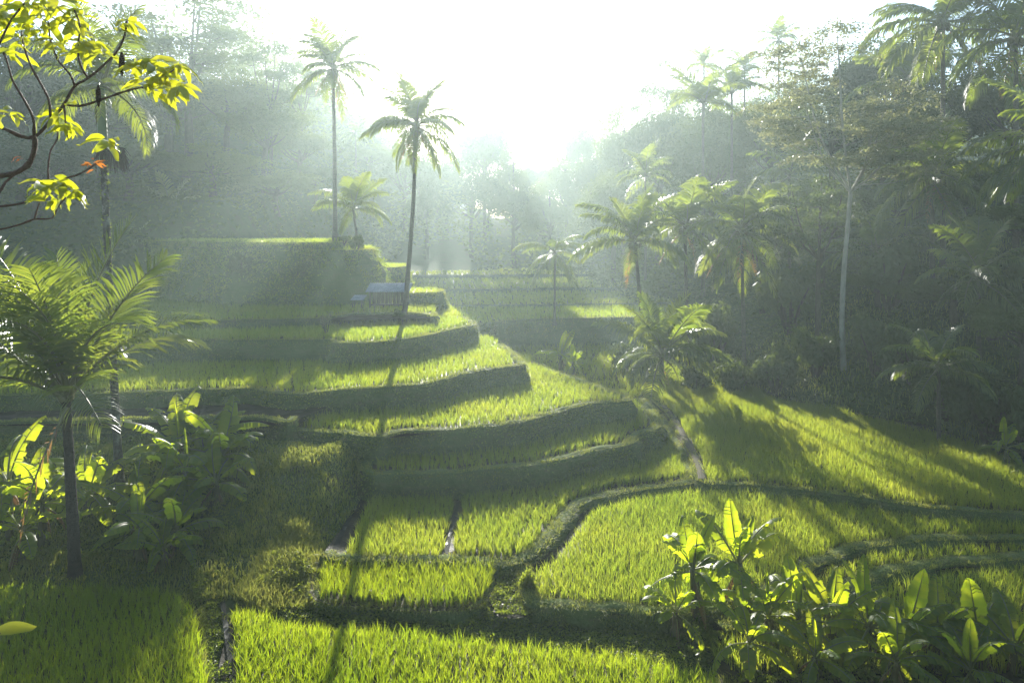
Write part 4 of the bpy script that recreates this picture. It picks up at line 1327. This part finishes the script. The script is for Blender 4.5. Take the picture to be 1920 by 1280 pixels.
DENSE = [make_dense(s, leaf=lf, leaves=nn, flat=fl) for s, lf, nn, fl in [(1, 0.21, 17000, 0.8), (2, 0.19, 18000, 0.95), (3, 0.23, 15000, 0.7), (4, 0.2, 17000, 1.05), (5, 0.19, 19000, 0.85)]]
UMB = [make_umbrella(11, leaf=0.24, leaves=8000), make_umbrella(12, R=4.0, H=12.5, leaf=0.26, leaves=6500, fork=0.5), make_umbrella(13, R=5.0, H=13, leaf=0.24, leaves=9000, fork=0.4)]
PALE = make_umbrella(21, R=5.2, H=20.0, leaf=0.16, leaves=34000, mat='crown_pale', bark='bark_pale', fork=0.5, lean=-0.02, r0=0.155, zr=(0.55, 0.95), plate=0.62, nsub=8, nlimb=8)


def tree_at(label, kind, px, top_y, width_px, d, rz, group=None, sink=0.0, base_px=None, base_z=None, name='tree', minh=None):
    tm, cm, H, R = kind
    x = (px - CX) / F * d
    zb = (hz(x, d) if base_z is None else base_z + ZC) - sink
    zt = Q(px, top_y, d).z
    h = max(zt - zb, 1.5)
    sw = width_px / F * d / (2 * R * 1.02)
    root = thing(name, label, 'tree', (x, d, zb), group, rz=rz)
    sz = h / H
    for nm, me in (('trunk', tm), ('crown', cm)):
        add_part(root, nm, me, sc=(sw, sw, sz))
    return root


GL = 'trees of the hazy left wood'
GB = 'trees of the far hazy ridge'
GRT = 'trees of the right-hand wooded slope'
TL = [
    # label, kind, px, top, width, d, rz, group
    ('tall airy tree with thin forked trunks at the top of the left wood', UMB[0], 350, -25, 330, 74, 0.4, GL),
    ('slender airy tree right of the tallest airy one, against the sky', UMB[1], 508, 70, 130, 78, 1.0, GL),
    ('small airy tree touching the tallest palm crown', UMB[1], 566, 108, 100, 84, 2.2, GL),
    ('broad round tree at the left end of the left wood', DENSE[0], 40, 60, 340, 62, 0.2, GL),
    ('round tree behind the areca crown', DENSE[3], 190, 90, 300, 68, 1.3, GL),
    ('round tree in the middle of the left wood skyline', DENSE[1], 320, 120, 280, 76, 2.0, GL),
    ('round leafy tree under the airy tall ones', DENSE[4], 430, 125, 230, 78, 2.9, GL),
    ('dark tree on the falling right shoulder of the left wood', DENSE[0], 500, 190, 210, 76, 3.4, GL),
    ('last dense tree where the left wood falls to the valley', DENSE[2], 560, 240, 150, 80, 4.4, GL),
    ('low bushy tree at the right foot of the left wood', DENSE[4], 590, 300, 120, 82, 5.4, GL),
    ('hazy tree behind the young palm fronds at far left', DENSE[1], 70, 250, 300, 58, 5.0, GL),
    ('hazy tree filling the slope left of the mound', DENSE[2], 240, 270, 260, 63, 0.9, GL),
    ('hazy low tree above the mound grass', DENSE[3], 400, 270, 240, 66, 1.7, GL),
    ('lowest hazy tree just behind the mound edge', DENSE[0], 520, 320, 200, 70, 2.6, GL),
    ('small hazy tree between mound and far palm', DENSE[4], 600, 345, 110, 90, 3.6, GL),
    ('far ridge tree left of the leaning palm', DENSE[1], 690, 268, 120, 112, 0.3, GB),
    ('far ridge tree behind the leaning palm crown', DENSE[2], 760, 285, 140, 116, 1.5, GB),
    ('far ridge bush tree below the tiny palm', DENSE[3], 640, 292, 110, 110, 2.5, GB),
    ('big far tree with a thin second crown above it, centre of the ridge', DENSE[4], 908, 205, 116, 122, 0.6, GB),
    ('thin flat crown showing over the big far tree', UMB[2], 916, 180, 84, 128, 1.1, GB),
    ('far ridge tree left of the big far tree', DENSE[0], 838, 290, 120, 120, 2.8, GB),
    ('far ridge tree right of the big far tree', DENSE[1], 962, 268, 90, 118, 3.9, GB),
    ('low far tree in the gap of the ridge', DENSE[2], 1015, 300, 100, 126, 4.4, GB),
    ('low far tree filling the ridge left of the gap', DENSE[3], 800, 325, 130, 107, 0.8, GB),
    ('low far tree under the big far tree', DENSE[0], 885, 318, 140, 109, 1.8, GB),
    ('low far tree right under the gap of the ridge', DENSE[4], 965, 328, 140, 108, 2.7, GB),
    ('low far tree at the foot of the right ridge', DENSE[1], 1030, 335, 130, 104, 3.7, GB),
    ('far tree starting the right slope of the ridge', DENSE[3], 1060, 282, 120, 112, 5.2, GB),
    ('dark round treetop above the right slope start', DENSE[0], 1086, 226, 74, 122, 0.9, GRT),
    ('round tree climbing the right slope', DENSE[4], 1120, 262, 120, 105, 1.9, GRT),
    ('tall leafy tree left of the flat-topped one', DENSE[1], 1170, 178, 130, 96, 2.7, GRT),
    ('flat-topped tree on the right skyline', UMB[2], 1240, 110, 140, 90, 0.7, GRT),
    ('hazy tree under the flat-topped tree', DENSE[2], 1235, 190, 170, 84, 3.3, GRT),
    ('hazy tree behind the grove palms', DENSE[3], 1150, 300, 170, 84, 4.1, GRT),
    ('hazy tree right of the grove palms', DENSE[0], 1330, 230, 190, 72, 5.0, GRT),
    ('hazy tree between the grove and the highest skyline palm', DENSE[4], 1445, 165, 180, 70, 5.7, GRT),
    ('hazy tree hiding the trunks of the left skyline palms', DENSE[1], 1300, 178, 210, 80, 0.4, GRT),
    ('hazy tree hiding the trunks of the middle skyline palms', DENSE[4], 1390, 165, 190, 82, 1.4, GRT),
    ('hazy tree right below the highest skyline palm', DENSE[3], 1470, 140, 170, 88, 2.4, GRT),
    ('tree behind the pale crown on the right slope', DENSE[1], 1560, 120, 220, 62, 0.5, GRT),
    ('tree filling the top of the slope beside the pale crown', DENSE[2], 1660, 60, 240, 58, 1.4, GRT),
    ('dark tree beneath the sunlit top palm', DENSE[3], 1780, 110, 260, 50, 2.3, GRT),
    ('dark tree at the upper right edge', DENSE[0], 1900, 110, 260, 46, 3.1, GRT),
    ('dark tree in the middle of the shaded slope', DENSE[4], 1690, 330, 250, 48, 3.8, GRT),
    ('dark tree behind the dark full palm', DENSE[1], 1800, 300, 260, 44, 4.6, GRT),
    ('dark tree at the right edge below the glowing fronds', DENSE[2], 1925, 380, 230, 37, 5.5, GRT),
    ('shaded tree behind the white trunk', DENSE[3], 1540, 330, 190, 50, 0.2, GRT),
    ('shaded tree filling the slope behind the orange frond palm', DENSE[0], 1430, 380, 170, 52, 1.0, GRT),
    ('low shaded tree right of the white trunk', DENSE[4], 1650, 500, 190, 41, 2.1, GRT),
    ('low shaded tree on the lower right slope', DENSE[1], 1790, 520, 220, 36, 3.0, GRT),
    ('low shaded tree at the right frame edge', DENSE[2], 1915, 560, 200, 31, 4.0, GRT),
]
for lab, kind, px, ty, wd, d, rz, g in TL:
    tree_at(lab, kind, px, ty, wd, d, rz, g)
tree_at('tall white-trunked tree with pale layered feathery crown', PALE, 1582, 30, 395, 37.0, 2.0)
tree_at('thin pale tree leaning behind the white-trunked one', UMB[1], 1535, 325, 190, 41.0, 0.8)

# bushes along the foot of the right-hand wood and under the grove
BUSH, BRIGHT = [], []
for s in range(4):
    p, v, C = crown_dense(40 + s, nl=14, leaves=2600, flat=0.8)
    mb = MB()
    leaf_quads(mb, p + np.array([0, 0, 0.55]), 0.14 * RNG.uniform(0.6, 1.3, len(p)), outward=v, up=0.3)
    BUSH.append(mb.mesh('foliage', M['crown']))
    mb2 = MB()
    leaf_quads(mb2, p[::2] + np.array([0, 0, 0.55]) + RNG.normal(0, 0.08, p[::2].shape), 0.22 * RNG.uniform(0.5, 1.3, len(p[::2])), up=0.4)
    BRIGHT.append(mb2.mesh('foliage', M['weed']))
BSTEM = []
for s in range(2):
    mb = MB()
    random.seed(80 + s)
    for k in range(7):
        a = k * 0.9
        e = np.array([0.55 * math.cos(a), 0.55 * math.sin(a), 0.8])
        tube(mb, [(0, 0, -0.15), tuple(e * 0.5 + np.array([0, 0, 0.05])), tuple(e)], [0.05, 0.035, 0.012], 5)
    BSTEM.append(mb.mesh('stem', M['bark'], True))


def bush(label, px, base_y, w_px, h_px, d, rz, k, group=None, z=None, mat=None):
    x = (px - CX) / F * d
    zz = hz(x, d) if z is None else z + ZC
    root = thing('bush', label, 'bush', (x, d, zz), group, rz=rz)
    s = w_px / F * d / 2.1
    sz = h_px / F * d / 1.35
    add_part(root, 'stem', BSTEM[k % 2], sc=(s, s, sz))
    add_part(root, 'foliage', (BRIGHT if d < 20 else BUSH)[k % 4], sc=(s, s, sz))


GBU = 'bushes at the foot of the right-hand wood'
for k, (lab, px, w, h, d) in enumerate([
        ('bush directly right of the young trunkless palm', 1305, 90, 70, 39),
        ('bush between the young palm and the white trunk', 1380, 110, 90, 39),
        ('bush with pale tips left of the white trunk', 1455, 110, 100, 38),
        ('dark bush touching the white trunk on its left', 1530, 110, 110, 37.5),
        ('dark bush touching the white trunk on its right', 1640, 120, 130, 35.5),
        ('dark bush beyond the paddy corner, second right of the trunk', 1710, 130, 130, 34),
        ('dark bush above the shaded paddy edge', 1775, 130, 130, 31.5),
        ('dark bush near the pale-leaved banana', 1850, 150, 150, 29),
        ('dark bush at the right end of the paddy edge', 1930, 150, 150, 27),
        ('bush behind the young palm, left side', 1190, 110, 80, 43),
        ('bush deep behind the young palm, right side', 1340, 120, 130, 46),
        ('bush halfway up the slope left of the white trunk', 1480, 150, 150, 45),
        ('bush halfway up the slope right of the white trunk', 1670, 160, 160, 40),
        ('bush halfway up the slope near the right edge', 1860, 180, 180, 34),
        ('bush under the tallest grove palm', 1270, 100, 90, 47)]):
    bush(lab, px, 0, w, h, d, k * 1.3, k, GBU)
bush('ragged bush on the bench at the corner of the mound', 668, 0, 44, 34, 48.0, 1.1, 2, z=-1.25)
bush('low bush on the mound edge beside the tallest palm', 645, 0, 40, 20, 48.6, 2.1, 3, z=-0.7)
bush('bush hanging on the face of the mound', 560, 0, 70, 50, 46.4, 3.1, 0, z=-3.4)
bush('wide bush at the left end of the mound face', 455, 0, 90, 60, 46.8, 4.1, 1, z=-3.2)
bush('small rounded bush at the foot of the leaning palm', 752, 0, 34, 36, 41.3, 0.5, 1, z=-5.5)
bush('lone shrub beside the weedy path in the foreground', 990, 0, 44, 60, 17.6, 0.8, 2, z=-9.42)
bush('small round bush among the weeds near the tall bananas', 1130, 0, 44, 40, 16.9, 1.8, 3, z=-9.42)
bush('leafy bush between the small paddy and the front rice', 690, 0, 100, 34, 17.2, 2.8, 0, z=-9.42)


def sapling(label, px, base_y, d, h, seed, z):
    rg = random.Random(seed)
    p = Q(px, base_y, d)
    root = thing('sapling', label, 'shrub', (p.x, d, z + ZC))
    mb, mc = MB(), MB()
    for k in range(7):
        a = rg.uniform(0, 6.28)
        e = np.array([math.cos(a) * 0.3 * h * rg.uniform(0.3, 1), math.sin(a) * 0.3 * h, h * rg.uniform(0.7, 1.0)])
        tube(mb, [(0, 0, -0.1), tuple(e * 0.5), tuple(e)], [0.025, 0.018, 0.008], 5)
        c = e[None, :] * RNG.uniform(0.55, 1.05, (60, 1)) + RNG.normal(0, 0.06 * h, (60, 3))
        leaf_quads(mc, c, RNG.uniform(0.06, 0.16, 60), aspect=0.35)
    link('stem', mb.mesh('stem', M['bark'], True), root)
    link('foliage', mc.mesh('foliage', M['crown_pale']), root)


sapling('small golden sapling on the shaded wall left of the hut', 612, 640, 36.2, 1.25, 5, -5.4)
sapling('small upright sapling on the valley wall right of the fourth step', 928, 640, 49.5, 1.5, 6, -7.9)


# ------------------------------------------------------------------ hut, pole
def hut():
    d = 44.6
    c = Q(730, 576, d)
    root = thing('hut', 'small field hut with blue-grey tin roof on the upper terrace', 'hut', (c.x, d, -4.92 + ZC))
    W, D = 2.6, 1.3
    zf, zk = 1.32, 1.66                          # eaves in front, ridge behind
    for sx in (-1, 1):
        for (y, h) in ((-D / 2 + 0.12, zf), (D / 2 - 0.12, zk - 0.06)):
            mb = MB()
            tube(mb, [(sx * (W / 2 - 0.15), y, -0.1), (sx * (W / 2 - 0.15), y, h)], 0.05, 8)
            link('post', mb.mesh('post', M['wood'], True), root)
    for k in range(3):
        n = 36
        xs = np.linspace(-W / 2 - 0.1 + k * (W + 0.2) / 3, -W / 2 - 0.1 + (k + 1) * (W + 0.2) / 3 + 0.04, n)
        zz = 0.02 * np.sin(xs * 40) + 0.006 * k
        y0, y1 = -D / 2 - 0.2, D / 2 + 0.12
        V = []
        for dz in (0.0, 0.012):
            V += [(x, y0, zf + dz + z - 0.08) for x, z in zip(xs, zz)] + [(x, y1, zk + dz + z + 0.03) for x, z in zip(xs, zz)]
        q = [(i, i + 1, n + i + 1, n + i) for i in range(n - 1)] + [(2 * n + i, 3 * n + i, 3 * n + i + 1, 2 * n + i + 1) for i in range(n - 1)]
        q += [(i, 2 * n + i, 2 * n + i + 1, i + 1) for i in range(n - 1)]
        link('roof_sheet', mesh_np('roof_sheet', V, [q], M['tin']), root)
    nb = 9
    for k in range(nb):
        mb = MB()
        x0 = -W / 2 + 0.12 + k * (W - 0.24) / nb
        x1 = x0 + (W - 0.24) / nb - 0.02
        V = [(x, y, z) for z in (0.0, zk - 0.12) for x, y in ((x0, D / 2 - 0.2), (x1, D / 2 - 0.2), (x1, D / 2 - 0.17), (x0, D / 2 - 0.17))]
        mb.add(V, [(0, 1, 5, 4), (1, 2, 6, 5), (2, 3, 7, 6), (3, 0, 4, 7), (4, 5, 6, 7)])
        link('plank', mb.mesh('plank', M['wood']), root)
    mb = MB()
    V = [(x, y, z) for z in (0.34, 0.4) for x, y in ((-W / 2 + 0.2, -D / 2 + 0.2), (W / 2 - 0.2, -D / 2 + 0.2), (W / 2 - 0.2, D / 2 - 0.25), (-W / 2 + 0.2, D / 2 - 0.25))]
    mb.add(V, [(0, 1, 5, 4), (1, 2, 6, 5), (2, 3, 7, 6), (3, 0, 4, 7), (4, 5, 6, 7), (3, 2, 1, 0)])
    link('platform', mb.mesh('platform', M['wood']), root)
    # small lean-to shelter beside it
    c2 = Q(671, 580, 44.4)
    r2 = thing('shelter', 'tiny tin-roofed shelter left of the field hut', 'shelter', (c2.x, 44.4, -4.92 + ZC))
    for sx in (-1, 1):
        for sy in (-1, 1):
            mb = MB()
            tube(mb, [(sx * 0.28, sy * 0.25, -0.1), (sx * 0.28, sy * 0.25, 0.78 + 0.06 * sy)], 0.03, 7)
            link('post', mb.mesh('post', M['wood'], True), r2)
    n = 24
    xs = np.linspace(-0.42, 0.42, n)
    zz = 0.012 * np.sin(xs * 45)
    V = []
    for dz in (0.0, 0.012):
        V += [(x - 0.0, -0.42, 0.7 + dz + z) for x, z in zip(xs, zz)] + [(x + 0.12, 0.42, 0.96 + dz + z) for x, z in zip(xs, zz)]
    q = [(i, i + 1, n + i + 1, n + i) for i in range(n - 1)] + [(2 * n + i, 3 * n + i, 3 * n + i + 1, 2 * n + i + 1) for i in range(n - 1)] + [(i, 2 * n + i, 2 * n + i + 1, i + 1) for i in range(n - 1)]
    link('roof_sheet', mesh_np('roof_sheet', V, [q], M['tin']), r2)


hut()
p0, p1 = Q(674, 479, 54.2), Q(732, 506, 53.4)
mb = MB()
pp = [p0.lerp(p1, t) - p0 for t in np.linspace(0, 1, 14)]
tube(mb, pp, [0.07 if i % 3 else 0.085 for i in range(14)], 8)
link('bamboo_pole', mb.mesh('bamboo_pole', M['wood'], True), None, p0, label='long bamboo pole slanting from the mound behind the hut', category='pole')


# ------------------------------------------------------------------ the near tree leaning in from the upper left
def near_tree():
    D0 = 4.6
    base = Vector((-5.4, 4.9, hz(-5.4, 4.9)))
    root = thing('tree', 'near knobbly-twigged tree with glowing yellow-green leaves in the upper left corner', 'tree', base)

    def W(px, py, dd=0.0):
        return Q(px, py, D0 + dd) - base
    knot = W(-150, 380, 0.15)
    mb = MB()
    tr = spline([(0, 0, -0.3), (0.1, -0.05, 2.0), (0.25, -0.1, 4.5), tuple(knot)], 0.3)
    tube(mb, tr, np.linspace(0.14, 0.05, len(tr)), 10, 0.06)
    link('trunk', mb.mesh('trunk', M['twig'], True), root)
    rg = random.Random(12)
    lines = [
        ([(-150, 380), (-70, 345), (0, 330), (35, 322), (57, 302), (66, 270), (63, 257)], 11, 9),
        ([(-150, 380), (-90, 270), (-30, 235), (10, 243), (40, 256), (66, 256), (95, 226), (120, 196), (140, 162), (165, 147), (195, 122), (220, 96), (234, 66), (238, 38)], 9, 3.5),
        ([(120, 196), (150, 199), (190, 187), (240, 170), (282, 160), (312, 141), (338, 122)], 4.5, 2.5),
        ([(64, 255), (62, 222), (42, 182), (24, 152), (12, 112), (2, 88)], 5, 3),
        ([(95, 226), (92, 190), (78, 160), (60, 128), (46, 92), (40, 60)], 5, 2.5),
        ([(140, 162), (132, 140), (112, 118), (96, 80), (90, 40)], 4, 2.5),
        ([(165, 147), (150, 120), (146, 90), (150, 50), (140, 20)], 4, 2.5),
        ([(120, 196), (124, 240), (128, 262)], 3, 2),
        ([(-150, 400), (-60, 392), (0, 387), (50, 378), (92, 350), (122, 335), (152, 325), (190, 301)], 5, 3),
        ([(-150, 420), (-60, 436), (0, 430), (40, 420), (64, 411), (98, 409), (107, 390), (124, 370)], 5, 2.5),
        ([(64, 411), (70, 392), (74, 380)], 3, 2),
        ([(93, 349), (90, 322), (95, 282), (108, 260), (105, 234)], 3.5, 2.2),
        ([(35, 322), (10, 342), (-4, 366), (-30, 390)], 5, 3.5),
        ([(238, 100), (228, 110), (225, 118)], 2, 2),
        ([(-150, 300), (-60, 180), (-10, 100), (20, 40), (60, -10)], 7, 3),
        ([(20, 40), (60, 30), (100, 34), (130, 56)], 3.5, 2),
        ([(-150, 380), (-160, 900), (-90, 1170), (-30, 1188), (0, 1187)], 6, 2.5),
    ]
    tips = []
    for pl, r0, r1 in lines:
        ddv = rg.uniform(-0.25, 0.25)
        wv = [W(x, y, 0.0 if i == 0 else ddv * min(1, i / 2) * 0.5) for i, (x, y) in enumerate(pl)]
        p = spline([tuple(v) for v in wv], 0.035)
        n = len(p)
        r = np.linspace(r0, r1, n) / 2 / F * D0
        r = r * (1 + 0.35 * (RNG.uniform(0, 1, n) > 0.86))     # leaf-scar knobs
        mb = MB()
        tube(mb, p, r, 7, 0.08)
        link('branch', mb.mesh('branch', M['twig'], True), root)
        tips.append(p)
    # leaf: pointed, folded along its rib, drooping
    def leaf(seed):
        rr = random.Random(seed)
        n = 9
        V, q = [], []
        for i in range(n):
            u = i / (n - 1)
            w = 0.17 * math.sin(PI * u ** 0.85) ** 0.8 if 0 < u < 1 else 0.006
            z = 0.12 * u - rr.uniform(0.28, 0.5) * u * u
            V += [(u, -w, z + w * 0.35), (u, 0, z), (u, w, z + w * 0.35)]
        for i in range(n - 1):
            a = i * 3
            q += [(a, a + 3, a + 4, a + 1), (a + 1, a + 4, a + 5, a + 2)]
        return V, q
    LM = [mesh_np('leaf', *(lambda v: (v[0], [v[1]]))(leaf(k)), M['fore'], True) for k in range(4)]
    LB = mesh_np('withered_leaf', *(lambda v: (v[0], [v[1]]))(leaf(9)), M['fore_brown'], True)
    # whorls: pixel place, how many leaves, leaf length in pixels, spread in pixels
    whorls = [(20, 20, 14, 46, 26), (60, 15, 16, 46, 26), (105, 10, 16, 46, 26), (25, 60, 12, 44, 22), (75, 50, 12, 44, 22), (120, 40, 12, 44, 20),
              (15, 90, 8, 40, 14), (150, 30, 10, 40, 16), (160, 75, 14, 44, 20), (185, 95, 12, 44, 18), (140, 95, 8, 40, 14), (100, 85, 8, 40, 14),
              (230, 50, 9, 38, 10), (245, 40, 6, 34, 8), (250, 120, 9, 44, 12), (285, 118, 9, 46, 12), (270, 155, 8, 42, 12), (305, 140, 12, 50, 14), (335, 122, 12, 52, 14), (335, 165, 9, 46, 12), (300, 170, 8, 44, 12),
              (15, 215, 9, 44, 12), (112, 208, 8, 44, 12), (132, 235, 9, 44, 12), (200, 262, 9, 46, 12), (75, 350, 9, 46, 14), (110, 345, 10, 46, 14), (135, 360, 9, 46, 12), (95, 375, 6, 40, 10), (0, 25, 8, 44, 18), (45, 0, 10, 44, 20)]
    for (x, y, n, L, sp) in whorls:
        dd = rg.uniform(-0.12, 0.12)
        for k in range(n):
            c = W(x + rg.gauss(0, sp * 0.5), y + rg.gauss(0, sp * 0.45), dd + rg.uniform(-0.1, 0.1))
            s = L / F * D0 * rg.uniform(0.65, 1.1)
            a = rg.uniform(0, 2 * PI)
            add_part(root, 'leaf', LM[rg.randrange(4)], c, rz=a, ry=rg.uniform(-0.2, 0.75), rx=rg.uniform(-0.9, 0.9), sc=s)
    for k in range(10):
        c = W(178 + rg.gauss(0, 9), 306 + rg.gauss(0, 7), rg.uniform(-0.05, 0.05))
        add_part(root, 'withered_leaf', LB, c, rz=rg.uniform(0, 6), ry=rg.uniform(0, 1), rx=rg.uniform(-1, 1), sc=15 / F * D0)
    for k in range(3):
        c = W(35 + 4 * k, 292 + 3 * k)
        add_part(root, 'withered_leaf', LB, c, rz=rg.uniform(0, 6), ry=rg.uniform(0, 1), sc=18 / F * D0)
    add_part(root, 'leaf', LM[1], W(-12, 1184), rz=0.15, ry=-0.12, rx=0.75, sc=0.25)
    add_part(root, 'seed_pod', banana_pod(), W(228, 118), sc=1.0)
    add_part(root, 'seed_pod', banana_pod(), W(184, 178), sc=0.9)


def banana_pod():
    mb = MB()
    tube(mb, [(0, 0, 0.07), (0.002, 0, 0.03), (0, 0, -0.03), (0.004, 0, -0.09)], [0.006, 0.018, 0.02, 0.004], 7, 0.1)
    return mb.mesh('seed_pod', M['fibre'], True)


near_tree()

# ------------------------------------------------------------------ the morning haze
hm, HN, HL = new_mat('haze')
pv = HN.new('ShaderNodeVolumePrincipled')
pv.inputs['Color'].default_value = (0.77, 0.96, 0.95, 1)
pv.inputs['Density'].default_value = HAZE_DENSITY
pv.inputs['Anisotropy'].default_value = HAZE_G
ho = HN.new('ShaderNodeOutputMaterial')
HL.new(pv.outputs[0], ho.inputs['Volume'])
bm = bmesh.new()
bmesh.ops.create_cube(bm, size=1.0)
hme = bpy.data.meshes.new('haze')
bm.to_mesh(hme)
bm.free()
hme.materials.append(hm)
zlo, zhi = float(GZ.min()) - 1.0, ZC + 33.0
hobj = link('haze', hme, None, (0, 192, (zlo + zhi) / 2), kind='stuff', label='pale morning haze filling the whole valley')
hobj.scale = (492, 470, zhi - zlo)
